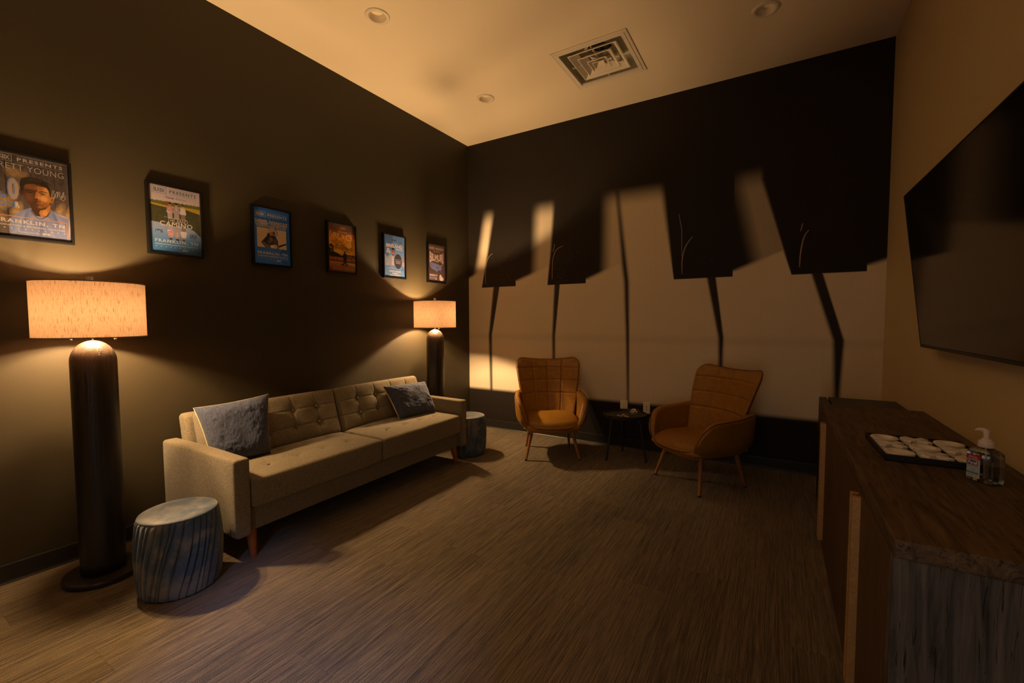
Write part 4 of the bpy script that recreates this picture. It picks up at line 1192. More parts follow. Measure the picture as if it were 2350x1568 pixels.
def sheet_portrait():
    p = Print(0.286, 0.428, 230)
    p.grad([(0, (0.10, 0.080, 0.068)), (0.5, (0.12, 0.090, 0.070)), (1, (0.14, 0.12, 0.11))])
    tex = p.noise(30, 5, 3, 0.6) + p.noise(80, 50, 9, 0.35)
    for k in range(3): p.img[..., k] *= 1 + tex
    p.poly([(0.17, 0), (0.19, 0), (0.20, 0.8), (0.18, 0.8)], (0.03, 0.024, 0.022)); p.poly([(0.80, 0), (0.81, 0), (0.81, 0.6), (0.80, 0.6)], (0.05, 0.04, 0.035))
    for u, v, a, b, k in ((0.27, 0.22, 0.09, 0.06, 0.6), (0.10, 0.60, 0.10, 0.10, 0.7), (0.05, 0.78, 0.14, 0.05, 0.7), (0.30, 0.68, 0.05, 0.08, 0.9), (0.28, 0.47, 0.045, 0.12, 0.8), (0.86, 0.62, 0.045, 0.08, 0.9), (0.97, 0.66, 0.03, 0.09, 0.9), (0.40, 0.24, 0.05, 0.05, 0.5)):
        p.ell(u, v, a, b, (0.62, 0.40, 0.14), 0.07, 0.3, k)
    for k in range(3): p.img[..., k] *= 1 + p.noise(45, 60, 19, 0.5)
    p.ell(0.17, 0.88, 0.22, 0.12, (0.11, 0.085, 0.06), 0.2, 0, 0.6)
    # shirt
    sh = (0.27, 0.34, 0.56)
    p.poly([(0.20, 1.0), (0.19, 0.88), (0.22, 0.78), (0.29, 0.71), (0.40, 0.655), (0.47, 0.625), (0.74, 0.615), (0.82, 0.64), (0.92, 0.665), (1.0, 0.70), (1.0, 1.0)], sh)
    for k, (u, v, a, b, q) in enumerate(((0.33, 0.80, 0.02, 0.08, 0.4), (0.40, 0.76, 0.015, 0.09, 0.25), (0.46, 0.80, 0.02, 0.10, 0.35), (0.80, 0.72, 0.018, 0.07, -0.3), (0.88, 0.78, 0.02, 0.10, -0.35), (0.60, 0.88, 0.025, 0.08, 0.1), (0.28, 0.92, 0.02, 0.08, 0.5), (0.96, 0.86, 0.02, 0.10, -0.1), (0.74, 0.90, 0.02, 0.09, -0.2))):
        p.ell(u, v, a, b, (0.13, 0.17, 0.32) if k % 2 else (0.42, 0.47, 0.64), 0.03, q, 0.75)
    p.ell(0.99, 0.82, 0.014, 0.15, (0.85, 0.62, 0.42), 0.02, 0.1, 0.8); p.ell(0.90, 0.675, 0.07, 0.008, (0.75, 0.60, 0.5), 0.02, 0.25, 0.8)
    drk, mid, lit, hot = (0.085, 0.034, 0.014), (0.26, 0.10, 0.028), (0.66, 0.27, 0.055), (1.0, 0.50, 0.13)
    # neck
    p.poly([(0.475, 0.55), (0.735, 0.53), (0.738, 0.62), (0.70, 0.70), (0.62, 0.735), (0.53, 0.71), (0.485, 0.655)], drk)
    p.poly([(0.60, 0.63), (0.735, 0.55), (0.735, 0.62), (0.69, 0.70), (0.60, 0.715), (0.58, 0.675)], lit)
    p.ell(0.66, 0.665, 0.03, 0.035, hot, 0.04, 0.2, 0.8); p.ell(0.61, 0.735, 0.12, 0.022, (0.38, 0.45, 0.66), 0.012)
    # ears
    p.ell(0.362, 0.445, 0.022, 0.042, drk, 0.01); p.ell(0.762, 0.485, 0.028, 0.042, lit, 0.01, 0.2); p.ell(0.765, 0.488, 0.012, 0.024, mid, 0.01, 0.2)
    # head, a lit and a shaded half
    hd = [(0.372, 0.40), (0.40, 0.335), (0.50, 0.30), (0.62, 0.305), (0.71, 0.345), (0.742, 0.42), (0.742, 0.50), (0.72, 0.565), (0.665, 0.618), (0.60, 0.638), (0.53, 0.632), (0.455, 0.585), (0.405, 0.52)]
    p.poly(hd, drk)
    hm = p.mpoly(hd)
    def on(u, v, a, b, col, soft, rot=0.0, k=1.0):
        du, dv = (p.U - u), (p.V - v) * p.asp; bb = b * p.asp
        c_, n_ = math.cos(rot), math.sin(rot); x_ = (du * c_ + dv * n_) / a; y_ = (-du * n_ + dv * c_) / bb
        sf = soft / min(a, bb); p.mixin(np.clip((1 + sf / 2 - np.sqrt(x_ * x_ + y_ * y_)) / sf, 0, 1) * k * hm, col)
    on(0.50, 0.36, 0.12, 0.045, mid, 0.06); on(0.47, 0.49, 0.06, 0.06, mid, 0.06, 0, 0.7)
    p.mixin(p.mpoly([(0.575, 0.345), (0.70, 0.335), (0.745, 0.42), (0.742, 0.50), (0.715, 0.565), (0.65, 0.60), (0.585, 0.60), (0.565, 0.52), (0.60, 0.47), (0.575, 0.42)]) * hm, lit)
    on(0.685, 0.395, 0.04, 0.045, hot, 0.04); on(0.66, 0.485, 0.05, 0.035, hot, 0.04); on(0.60, 0.365, 0.05, 0.02, (0.50, 0.20, 0.05), 0.03)
    p.poly([(0.555, 0.415), (0.585, 0.415), (0.598, 0.485), (0.575, 0.503), (0.535, 0.498), (0.545, 0.46)], (0.60, 0.24, 0.055)); p.ell(0.588, 0.475, 0.010, 0.022, hot, 0.01, 0, 0.9); p.ell(0.555, 0.503, 0.03, 0.006, (0.06, 0.025, 0.01), 0.008)
    # brows, eyes, mouth, stubble
    ink = (0.022, 0.012, 0.008)
    p.poly([(0.42, 0.408), (0.47, 0.396), (0.535, 0.408), (0.535, 0.418), (0.47, 0.408), (0.425, 0.416)], ink); p.poly([(0.585, 0.408), (0.65, 0.392), (0.71, 0.405), (0.71, 0.412), (0.65, 0.404), (0.59, 0.420)], ink)
    p.ell(0.475, 0.432, 0.034, 0.009, ink, 0.008); p.ell(0.645, 0.428, 0.036, 0.010, ink, 0.008); p.ell(0.660, 0.430, 0.010, 0.005, (0.55, 0.42, 0.28), 0.006); p.ell(0.632, 0.430, 0.007, 0.004, (0.40, 0.28, 0.18), 0.006); p.ell(0.645, 0.442, 0.03, 0.005, mid, 0.01, 0, 0.8)
    on(0.56, 0.60, 0.14, 0.05, (0.10, 0.042, 0.016), 0.05, 0, 0.75); on(0.68, 0.56, 0.05, 0.03, (0.36, 0.14, 0.03), 0.04, -0.6, 0.8)
    p.ell(0.565, 0.524, 0.055, 0.008, (0.13, 0.05, 0.02), 0.012); p.ell(0.572, 0.545, 0.042, 0.006, (0.05, 0.018, 0.012), 0.008); p.ell(0.58, 0.556, 0.035, 0.007, (0.46, 0.15, 0.06), 0.010); p.ell(0.60, 0.598, 0.035, 0.014, (0.48, 0.19, 0.045), 0.03, 0, 0.8)
    p.img *= (1 + (hm * (p.V > 0.51))[..., None] * p.noise(150, 220, 31, 0.9)[..., None])
    # short dark hair
    p.poly([(0.362, 0.425), (0.350, 0.36), (0.356, 0.31), (0.385, 0.28), (0.42, 0.262), (0.46, 0.248), (0.51, 0.242), (0.56, 0.243), (0.60, 0.248), (0.65, 0.262), (0.69, 0.28), (0.725, 0.315), (0.742, 0.36), (0.748, 0.43), (0.735, 0.44), (0.728, 0.385), (0.70, 0.345), (0.655, 0.335), (0.62, 0.318), (0.57, 0.325), (0.53, 0.318), (0.48, 0.330), (0.44, 0.335), (0.405, 0.365), (0.392, 0.43)], (0.032, 0.020, 0.012))
    for q in range(26):
        u = 0.38 + 0.34 * q / 25; p.ell(u, 0.262 + 0.10 * (u - 0.55) ** 2 * 9 + 0.004 * math.sin(q * 2.7), 0.012, 0.012, (0.036, 0.022, 0.013), 0.008)
    for q in range(9): p.ell(0.47 + 0.02 * q, 0.276 + 0.004 * math.sin(q * 3), 0.004, 0.012, (0.16, 0.09, 0.03), 0.008, 0.4, 0.7)
    p.stroke([(0.47, 0.65), (0.52, 0.715), (0.60, 0.745), (0.68, 0.70), (0.73, 0.635)], 0.004, (0.03, 0.02, 0.02))
    bl = (0.16, 0.30, 0.66)
    p.text('2', -0.0, 0.285, 0.115, 0.545, bl, 0.07); p.rect(0.125, 0.505, 0.175, 0.545, bl); p.text('0', 0.19, 0.285, 0.335, 0.55, bl, 0.07); p.text('0', 0.205, 0.295, 0.335, 0.55, (0.50, 0.42, 0.36), 0.045)
    p.text('TOUR', 0.0, 0.575, 0.33, 0.645, bl, 0.03, 0, 1.3); p.text('R', 0.285, 0.575, 0.335, 0.645, CR, 0.03)
    header(p, 0.02, 0.27, 0.012, 0.098, 0.335, 0.93, CR); p.rect(0.0, 0.006, 1.0, 0.008, CR)
    p.text('BRETT YOUNG', 0.03, 0.118, 0.94, 0.188, CR, -0.012, 0, 1.05)
    p.stroke([(0.765, 0.44), (0.775, 0.37), (0.80, 0.365), (0.79, 0.40), (0.815, 0.42), (0.80, 0.455), (0.785, 0.46), (0.83, 0.38), (0.845, 0.375), (0.835, 0.45), (0.86, 0.37), (0.88, 0.385), (0.865, 0.415), (0.89, 0.43), (0.875, 0.46), (0.93, 0.36), (0.92, 0.42), (0.895, 0.455), (0.92, 0.47), (0.95, 0.43), (0.93, 0.40), (0.90, 0.43)], 0.0032, CR)
    og = (1.0, 0.40, 0.05)
    p.rect(0.0, 0.750, 0.955, 0.7565, og); p.rect(0.946, 0.750, 0.955, 0.985, og)
    footer(p, 0.785, CR, 0.03, 0.92, 11)
    return p
def band_figure(p, u, v0, v1, wd, top, leg, hair, flip=False, stripes=False):
    f = lambda q: (v0 + (v1 - v0) * q)
    a = abs
    hh = abs(v1 - v0)
    p.poly([(u - wd * 0.42, f(0.62)), (u + wd * 0.42, f(0.62)), (u + wd * 0.40, f(1.0)), (u - wd * 0.36, f(1.0))], leg)
    pts = [(u - wd * 0.40, f(0.24)), (u + wd * 0.40, f(0.24)), (u + wd * 0.58, f(0.62)), (u + wd * 0.42, f(0.66)), (u - wd * 0.42, f(0.66)), (u - wd * 0.56, f(0.60))]
    p.poly(pts, top)
    if stripes:
        for k in range(4): 
            q = 0.28 + 0.095 * k
            m_ = p.mpoly(pts) * (np.abs(p.V + (p.U - u) * -0.25 * (1 if not flip else -1) - f(q)) < hh * 0.022); p.mixin(m_, (0.62, 0.03, 0.02))
    p.ell(u, f(0.13), wd * 0.24, hh * 0.10, (0.72, 0.45, 0.30), 0.01)
    p.ell(u, f(0.08), wd * 0.27, hh * 0.075, hair, 0.01)
def sheet_lake():
    p = Print(0.286, 0.428)
    p.grad([(0, (0.74, 0.62, 0.56)), (0.12, (0.72, 0.62, 0.58)), (0.24, (0.78, 0.66, 0.58)), (1, (0.7, 0.6, 0.5))])
    gr = (0.085, 0.085, 0.035)
    p.poly([(0, 0.235), (1, 0.215), (1, 0.30), (0, 0.30)], (0.16, 0.17, 0.035))
    for i in range(34):
        p.ell(i / 33, 0.243 - 0.02 * i / 33 + 0.006 * math.sin(i * 2.3), 0.026, 0.014, (0.12, 0.15, 0.03) if i % 2 else (0.20, 0.21, 0.05), 0.02)
    p.poly([(0, 0.268), (0.35, 0.285), (0.7, 0.262), (1, 0.262), (1, 0.33), (0.7, 0.30), (0.35, 0.31), (0, 0.295)], (0.62, 0.42, 0.03))
    p.poly([(0, 0.293), (0.35, 0.312), (0.7, 0.297), (1, 0.335), (1, 0.72), (0, 0.60)], gr)
    for k in range(3): p.img[..., k] += (p.noise(70, 90, 5, 0.05)) * (p.V > 0.3) * (p.V < 0.7)
    m_ = p.mpoly([(0, 0.545), (0.16, 0.55), (0.30, 0.575), (0.62, 0.575), (0.84, 0.60), (0.92, 0.645), (1, 0.70), (1, 1), (0, 1)])
    lk = np.stack([np.interp(p.V, [0.54, 0.66, 0.82, 1], q) for q in ([0.42, 0.28, 0.085, 0.05], [0.50, 0.42, 0.27, 0.20], [0.62, 0.62, 0.50, 0.42])], -1)
    p.img = p.img * (1 - m_[..., None]) + lk * m_[..., None]
    W_ = (0.78, 0.72, 0.66); GY = (0.45, 0.37, 0.33); KH = (0.30, 0.22, 0.13); DK = (0.06, 0.03, 0.02); GB = (0.50, 0.44, 0.40)
    for v0, v1, fl_ in ((0.215, 0.47, False), (0.80, 0.565, True)):
        band_figure(p, 0.385, v0 + 0.005 * (1 if not fl_ else -1), v1, 0.115, W_, GB, DK, fl_, True)
        band_figure(p, 0.515, v0, v1, 0.125, GY, GY, DK, fl_)
        band_figure(p, 0.645, v0 + 0.006 * (1 if not fl_ else -1), v1, 0.115, W_, KH, (0.14, 0.07, 0.03), fl_)
        s_ = 1 if not fl_ else -1
        p.rect(0.508, min(v0 + s_ * 0.065, v0 + s_ * 0.13), 0.519, max(v0 + s_ * 0.065, v0 + s_ * 0.13), W_)
    p.poly([(0.34, 0.212), (0.375, 0.222), (0.36, 0.262), (0.325, 0.255)], (0.62, 0.03, 0.02))
    tb = (0.13, 0.22, 0.30)
    header(p, 0.065, 0.335, 0.012, 0.115, 0.39, 0.925, tb)
    p.text('Never', 0.32, 0.135, 0.485, 0.175, tb, 0.012); p.text('Always', 0.495, 0.135, 0.715, 0.182, tb, -0.01, 0.35)
    p.rect(0.28, 0.158, 0.31, 0.160, tb); p.rect(0.725, 0.158, 0.755, 0.160, tb)
    p.rect(0.27, 0.452, 0.71, 0.4555, CR)
    p.text('THE BAND', 0.34, 0.462, 0.735, 0.525, CR, -0.005, 0.12, 1.0)
    p.text('CAMINO', 0.185, 0.520, 0.83, 0.590, CR, 0.02, 0, 1.12)
    for u in (0.362, 0.425, 0.475, 0.555, 0.60, 0.655, 0.70):
        p.rect(u - 0.018, 0.5865, u + 0.018, 0.591, CR)
    p.scribble(0.10, 0.65, 0.24, 0.71, DK, 8, 0.0035); p.scribble(0.78, 0.66, 0.90, 0.74, DK, 12, 0.003)
    footer(p, 0.795, (0.62, 0.66, 0.62), 0.085, 0.935, 10, (0.16, 0.30, 0.42)); p.rect(0.07, 0.978, 0.94, 0.980, (0.5, 0.55, 0.55))
    return p
def sheet_guitar():
    p = Print(0.286, 0.428)
    p.fill((0.030, 0.150, 0.40))
    for k in range(3): p.img[..., k] *= 1 + p.noise(60, 90, 2, 0.12)
    tn = (0.66, 0.46, 0.20)
    header(p, 0.05, 0.325, 0.068, 0.165, 0.375, 0.92, tn)
    dk = (0.006, 0.03, 0.09)
    p.scribble(0.12, 0.17, 0.36, 0.205, dk, 2, 0.004, 20); p.scribble(0.44, 0.17, 0.66, 0.21, dk, 5, 0.004, 14); p.scribble(0.70, 0.16, 0.97, 0.21, dk, 15, 0.004, 10)
    p.text("DANIEL DONATO'S", 0.04, 0.212, 0.935, 0.262, tn, 0.04, 0, 1.05); p.text('COSMIC COUNTRY', 0.04, 0.262, 0.935, 0.310, tn, 0.04, 0, 1.05)
    p.text('HORIZONS WINTER TOUR 2024', 0.065, 0.316, 0.89, 0.341, tn, 0.04, 0, 1.05)
    p.poly([(0.08, 0.355), (0.90, 0.355), (0.90, 0.705), (0.08, 0.705)], tn)
    for i in range(26):
        a = 2 * PI * i / 26; 
        m_ = p.mpoly([(0.40, 0.5), (0.40 + 0.7 * math.cos(a), 0.5 + 0.45 * math.sin(a)), (0.40 + 0.7 * math.cos(a + 0.05), 0.5 + 0.45 * math.sin(a + 0.05))]) * p.mpoly([(0.08, 0.355), (0.90, 0.355), (0.90, 0.705), (0.08, 0.705)])
        p.mixin(m_ * 0.35, (0.78, 0.58, 0.30))
    K, Md, Lt = (0.035, 0.022, 0.016), (0.20, 0.12, 0.06), (0.55, 0.38, 0.20)
    # seated guitarist in a wide hat
    p.poly([(0.18, 0.62), (0.33, 0.50), (0.45, 0.46), (0.60, 0.49), (0.655, 0.56), (0.66, 0.705), (0.30, 0.705)], (0.03, 0.09, 0.26))
    p.poly([(0.20, 0.62), (0.34, 0.51), (0.46, 0.47), (0.58, 0.50), (0.645, 0.57), (0.65, 0.705), (0.31, 0.705)], K)
    p.poly([(0.205, 0.62), (0.24, 0.60), (0.42, 0.68), (0.40, 0.705), (0.33, 0.705)], Md)
    p.ell(0.46, 0.55, 0.05, 0.05, Md, 0.04); p.ell(0.58, 0.58, 0.04, 0.06, (0.12, 0.075, 0.04), 0.04); p.ell(0.40, 0.60, 0.03, 0.04, (0.14, 0.09, 0.05), 0.03)
    p.ell(0.40, 0.48, 0.05, 0.045, K, 0.02); p.ell(0.54, 0.47, 0.05, 0.065, K, 0.02)
    p.ell(0.53, 0.402, 0.13, 0.062, (0.03, 0.10, 0.28), 0.01, 0.75); p.ell(0.525, 0.405, 0.118, 0.055, Lt, 0.01, 0.75); p.ell(0.50, 0.418, 0.085, 0.040, K, 0.02, 0.75)
    p.poly([(0.355, 0.378), (0.46, 0.360), (0.55, 0.395), (0.50, 0.412), (0.42, 0.418)], Lt)
    p.poly([(0.425, 0.412), (0.52, 0.405), (0.535, 0.455), (0.505, 0.50), (0.465, 0.505), (0.435, 0.475), (0.42, 0.445)], (0.36, 0.23, 0.115))
    p.poly([(0.425, 0.418), (0.475, 0.412), (0.47, 0.50), (0.437, 0.475)], Lt)
    p.poly([(0.425, 0.425), (0.455, 0.420), (0.455, 0.428), (0.428, 0.434)], K); p.poly([(0.485, 0.420), (0.52, 0.424), (0.518, 0.434), (0.485, 0.430)], K); p.poly([(0.455, 0.43), (0.472, 0.43), (0.474, 0.462), (0.448, 0.460)], (0.30, 0.19, 0.09))
    p.poly([(0.44, 0.476), (0.50, 0.472), (0.495, 0.480), (0.445, 0.484)], K); p.poly([(0.445, 0.490), (0.515, 0.470), (0.51, 0.505), (0.47, 0.515)], K)
    p.poly([(0.42, 0.66), (0.56, 0.63), (0.66, 0.65), (0.68, 0.68), (0.60, 0.705), (0.44, 0.705)], Lt); p.ell(0.50, 0.675, 0.05, 0.02, (0.75, 0.6, 0.4), 0.02)
    p.poly([(0.62, 0.655), (0.84, 0.598), (0.90, 0.585), (0.90, 0.61), (0.66, 0.685)], K); p.ell(0.665, 0.672, 0.04, 0.022, Md, 0.02)
    footer(p, 0.782, tn, 0.085, 0.915, 10, (0.12, 0.20, 0.36))
    p.scribble(0.72, 0.70, 0.90, 0.78, dk, 21, 0.004, 12); p.scribble(0.77, 0.92, 0.97, 0.985, dk, 33, 0.004, 14); p.stroke([(0.94, 0.32), (0.91, 0.5), (0.95, 0.68), (0.97, 0.8)], 0.004, dk)
    return p
def sheet_sunset():
    p = Print(0.286, 0.428)
    p.grad([(0, (0.10, 0.055, 0.04)), (0.10, (0.16, 0.07, 0.035)), (0.22, (0.50, 0.17, 0.02)), (0.36, (0.70, 0.30, 0.02)), (0.50, (0.62, 0.32, 0.03)), (0.62, (0.78, 0.45, 0.03)), (0.66, (0.30, 0.13, 0.03)), (0.76, (0.20, 0.085, 0.03)), (0.78, (0.12, 0.07, 0.04)), (0.80, (0.42, 0.20, 0.05)), (0.88, (0.30, 0.12, 0.02)), (1, (0.10, 0.055, 0.03))])
    nz = p.noise(7, 16, 3, 0.8) + p.noise(14, 40, 4, 0.4)
    for k in range(3): p.img[..., k] *= np.clip(1 + nz * (p.V < 0.62), 0.25, 2)
    p.ell(0.85, 0.08, 0.35, 0.12, (0.07, 0.05, 0.045), 0.3, 0, 0.8); p.ell(0.2, 0.1, 0.3, 0.08, (0.12, 0.06, 0.04), 0.3, 0, 0.6)
    dkg = (0.022, 0.018, 0.012)
    rg = random.Random(6)
    for _ in range(46): p.ell(rg.uniform(0.0, 0.18), rg.uniform(0.44, 0.58), 0.022, 0.012, dkg, 0.01)
    p.poly([(0, 0.575), (0.18, 0.59), (0.36, 0.62), (0.46, 0.66), (0.80, 0.655), (1, 0.63), (1, 0.70), (0, 0.70)], dkg)
    for i in range(20): p.ell(0.66 + 0.36 * i / 19, 0.64 - 0.01 * math.sin(i), 0.022, 0.014, dkg, 0.01)
    p.poly([(0.66, 0.66), (0.98, 0.675), (0.98, 0.685), (0.66, 0.672)], (0.45, 0.32, 0.22))
    m_ = (p.V > 0.695) * (p.V < 0.765)
    q = p.noise(70, 110, 12, 1.0)
    for k, c in enumerate((0.42, 0.12, 0.03)): p.img[..., k] = np.where(m_, np.clip(c * (0.75 + 2.0 * q), 0.01, 1), p.img[..., k])
    p.poly([(0, 0.765), (1, 0.765), (1, 0.79), (0, 0.785)], (0.05, 0.03, 0.02)); p.poly([(0.72, 0.80), (1, 0.81), (1, 0.85), (0.66, 0.83)], (0.55, 0.36, 0.20))
    K = (0.016, 0.010, 0.008)
    p.ell(0.60, 0.585, 0.026, 0.020, K, 0.01); p.ell(0.60, 0.577, 0.055, 0.006, K, 0.008); p.ell(0.60, 0.567, 0.026, 0.012, K, 0.008)
    p.poly([(0.53, 0.62), (0.58, 0.603), (0.63, 0.603), (0.68, 0.62), (0.70, 0.68), (0.67, 0.72), (0.66, 0.76), (0.66, 0.885), (0.62, 0.89), (0.605, 0.77), (0.58, 0.885), (0.53, 0.885), (0.55, 0.74), (0.53, 0.70)], K)
    for u in (0.50, 0.69): p.poly([(u - 0.04, 0.83), (u + 0.04, 0.83), (u + 0.05, 0.86), (u - 0.05, 0.86)], K)
    p.ell(0.60, 0.85, 0.05, 0.015, (0.55, 0.14, 0.05), 0.03, 0, 0.8)
    au = (0.75, 0.50, 0.17); ol = (0.50, 0.24, 0.04)
    p.frame(0.44, 0.045, 0.66, 0.105, 0.006, ol); p.text('BLKBX', 0.465, 0.058, 0.635, 0.092, ol, 0.03)
    p.text('CLINT', 0.38, 0.145, 0.70, 0.185, au, 0.0, 0, 1.5)
    p.text('B', 0.18, 0.195, 0.32, 0.325, au, 0.0); p.text('L', 0.345, 0.205, 0.465, 0.325, au, 0.0); p.text('A', 0.47, 0.205, 0.60, 0.325, au, -0.012); p.text('C', 0.645, 0.195, 0.80, 0.325, au, -0.005); p.text('K', 0.82, 0.195, 0.95, 0.325, au, 0.0)
    for u0, u1, v in ((0.16, 0.25, 0.323), (0.335, 0.40, 0.205), (0.335, 0.47, 0.323), (0.80, 0.87, 0.195), (0.80, 0.87, 0.323), (0.91, 0.97, 0.195), (0.91, 0.98, 0.323), (0.16, 0.25, 0.195)): p.rect(u0, v - 0.003, u1, v + 0.003, au)
    p.stroke([(0.55, 0.22), (0.61, 0.36), (0.70, 0.46), (0.78, 0.475), (0.84, 0.43), (0.80, 0.385), (0.72, 0.385)], 0.010, au); p.stroke([(0.18, 0.245), (0.10, 0.235), (0.06, 0.20), (0.08, 0.175), (0.13, 0.18)], 0.008, au)
    p.text('BACK ON THE', 0.18, 0.345, 0.52, 0.372, ol, 0.02, 0, 1.1); p.text('BLACKTOP', 0.18, 0.382, 0.62, 0.412, ol, 0.02, 0, 1.1)
    p.scribble(0.30, 0.43, 0.55, 0.465, K, 3, 0.005); p.scribble(0.42, 0.46, 0.86, 0.56, K, 9, 0.0055, 12)
    p.text('FRANKLIN, TENNESSEE', 0.15, 0.915, 0.93, 0.945, ol, 0.01, 0, 1.2); p.text('PRODUCTION & REHEARSAL FACILITIES', 0.15, 0.953, 0.93, 0.968, ol, 0.03, 0, 1.1)
    return p
def sheet_denim():
    p = Print(0.286, 0.428)
    b1, b2, b3 = (0.11, 0.22, 0.36), (0.16, 0.35, 0.55), (0.20, 0.42, 0.66)
    p.grad([(0, b2), (0.4, b3), (1, b2)])
    p.poly([(0, 0), (0.42, 0), (0.42, 0.22), (0.16, 0.53), (0, 0.43)], b1); p.poly([(0, 0.43), (0.55, 0.74), (0, 0.74)], (0.40, 0.46, 0.46))
    p.poly([(1, 0.38), (1, 0.62), (0.76, 0.58), (0.80, 0.53)], (0.36, 0.36, 0.38)); p.poly([(0.84, 0.62), (1, 0.60), (1, 0.73), (0.80, 0.68)], (0.62, 0.45, 0.35))
    p.poly([(0, 0.74), (0.45, 0.68), (0.80, 0.68), (1, 0.74), (1, 1), (0, 1)], b2)
    dn, sk = (0.46, 0.52, 0.50), (0.44, 0.17, 0.06)
    p.poly([(0.12, 0.72), (0.16, 0.58), (0.22, 0.50), (0.33, 0.47), (0.50, 0.48), (0.58, 0.56), (0.60, 0.72)], dn)
    for u, v in ((0.24, 0.56), (0.29, 0.62), (0.25, 0.68), (0.50, 0.55)): p.ell(u, v, 0.03, 0.03, (0.33, 0.40, 0.40), 0.03, 0.5, 0.7)
    p.poly([(0.12, 0.72), (0.17, 0.68), (0.22, 0.66), (0.20, 0.72)], (0.66, 0.62, 0.55))
    p.poly([(0.38, 0.48), (0.45, 0.50), (0.45, 0.70), (0.37, 0.71)], (0.82, 0.66, 0.54))
    p.poly([(0.38, 0.41), (0.46, 0.41), (0.45, 0.485), (0.40, 0.485)], (0.30, 0.11, 0.04)); p.ell(0.43, 0.38, 0.075, 0.070, sk, 0.015)
    p.poly([(0.355, 0.37), (0.355, 0.30), (0.40, 0.28), (0.47, 0.29), (0.50, 0.32), (0.495, 0.37), (0.47, 0.34), (0.39, 0.335)], (0.035, 0.025, 0.02))
    p.ell(0.40, 0.37, 0.013, 0.006, (0.03, 0.02, 0.02), 0.01); p.ell(0.46, 0.37, 0.013, 0.006, (0.03, 0.02, 0.02), 0.01); p.ell(0.43, 0.388, 0.010, 0.012, (0.58, 0.25, 0.10), 0.01); p.ell(0.43, 0.415, 0.03, 0.009, (0.85, 0.72, 0.6), 0.008)
    p.poly([(0.47, 0.45), (0.53, 0.46), (0.58, 0.52), (0.55, 0.55), (0.48, 0.49)], (0.52, 0.21, 0.07))
    p.text('BLKBX', 0.40, 0.085, 0.60, 0.125, (0.03, 0.05, 0.08), 0.03); p.scribble(0.70, 0.10, 0.88, 0.16, (0.08, 0.13, 0.22), 6, 0.004)
    p.text('2ND ANNUAL', 0.36, 0.185, 0.64, 0.208, CR, 0.02); p.text('BRELAND', 0.10, 0.205, 0.91, 0.285, CR, 0.05, 0, 1.0); p.text('FRIENDS', 0.56, 0.295, 0.91, 0.335, CR, 0.05)
    p.text('&', 0.10, 0.31, 0.32, 0.43, CR, 0.015)
    n = 40
    c = lambda r: [(0.665, 0.605)] + [(0.665 + r * math.cos(2 * PI * k / n), 0.605 + r * 1.45 / p.asp * 1.0 * math.sin(2 * PI * k / n)) for k in range(n)]
    fan = [(0, k + 1, (k + 1) % n + 1) for k in range(n)]
    p.shape(c(0.205), fan, (0.38, 0.58, 0.80)); p.shape(c(0.192), fan, (0.075, 0.06, 0.055))
    p.text('FRANKLIN, TN', 0.51, 0.555, 0.82, 0.575, (0.35, 0.52, 0.80), 0.03); p.text('PRODUCTION &', 0.52, 0.590, 0.81, 0.607, CR, 0.02); p.text('REHEARSAL', 0.55, 0.617, 0.78, 0.634, CR, 0.02); p.text('FACILITIES', 0.55, 0.644, 0.78, 0.661, CR, 0.02)
    p.text('with', 0.30, 0.735, 0.40, 0.765, CR, 0.0, 0.4); p.text('special guests', 0.18, 0.765, 0.50, 0.80, CR, 0.0, 0.4); p.text('IPS', 0.85, 0.785, 0.93, 0.805, (0.04, 0.05, 0.07), 0.03)
    ye = (0.88, 0.72, 0.38)
    p.text('ASHLEY COOKE', 0.22, 0.835, 0.80, 0.870, ye, 0.05); p.text('DASHA', 0.38, 0.885, 0.65, 0.920, ye, 0.05); p.text('PINK SWEATS', 0.25, 0.935, 0.77, 0.970, ye, 0.05)
    return p
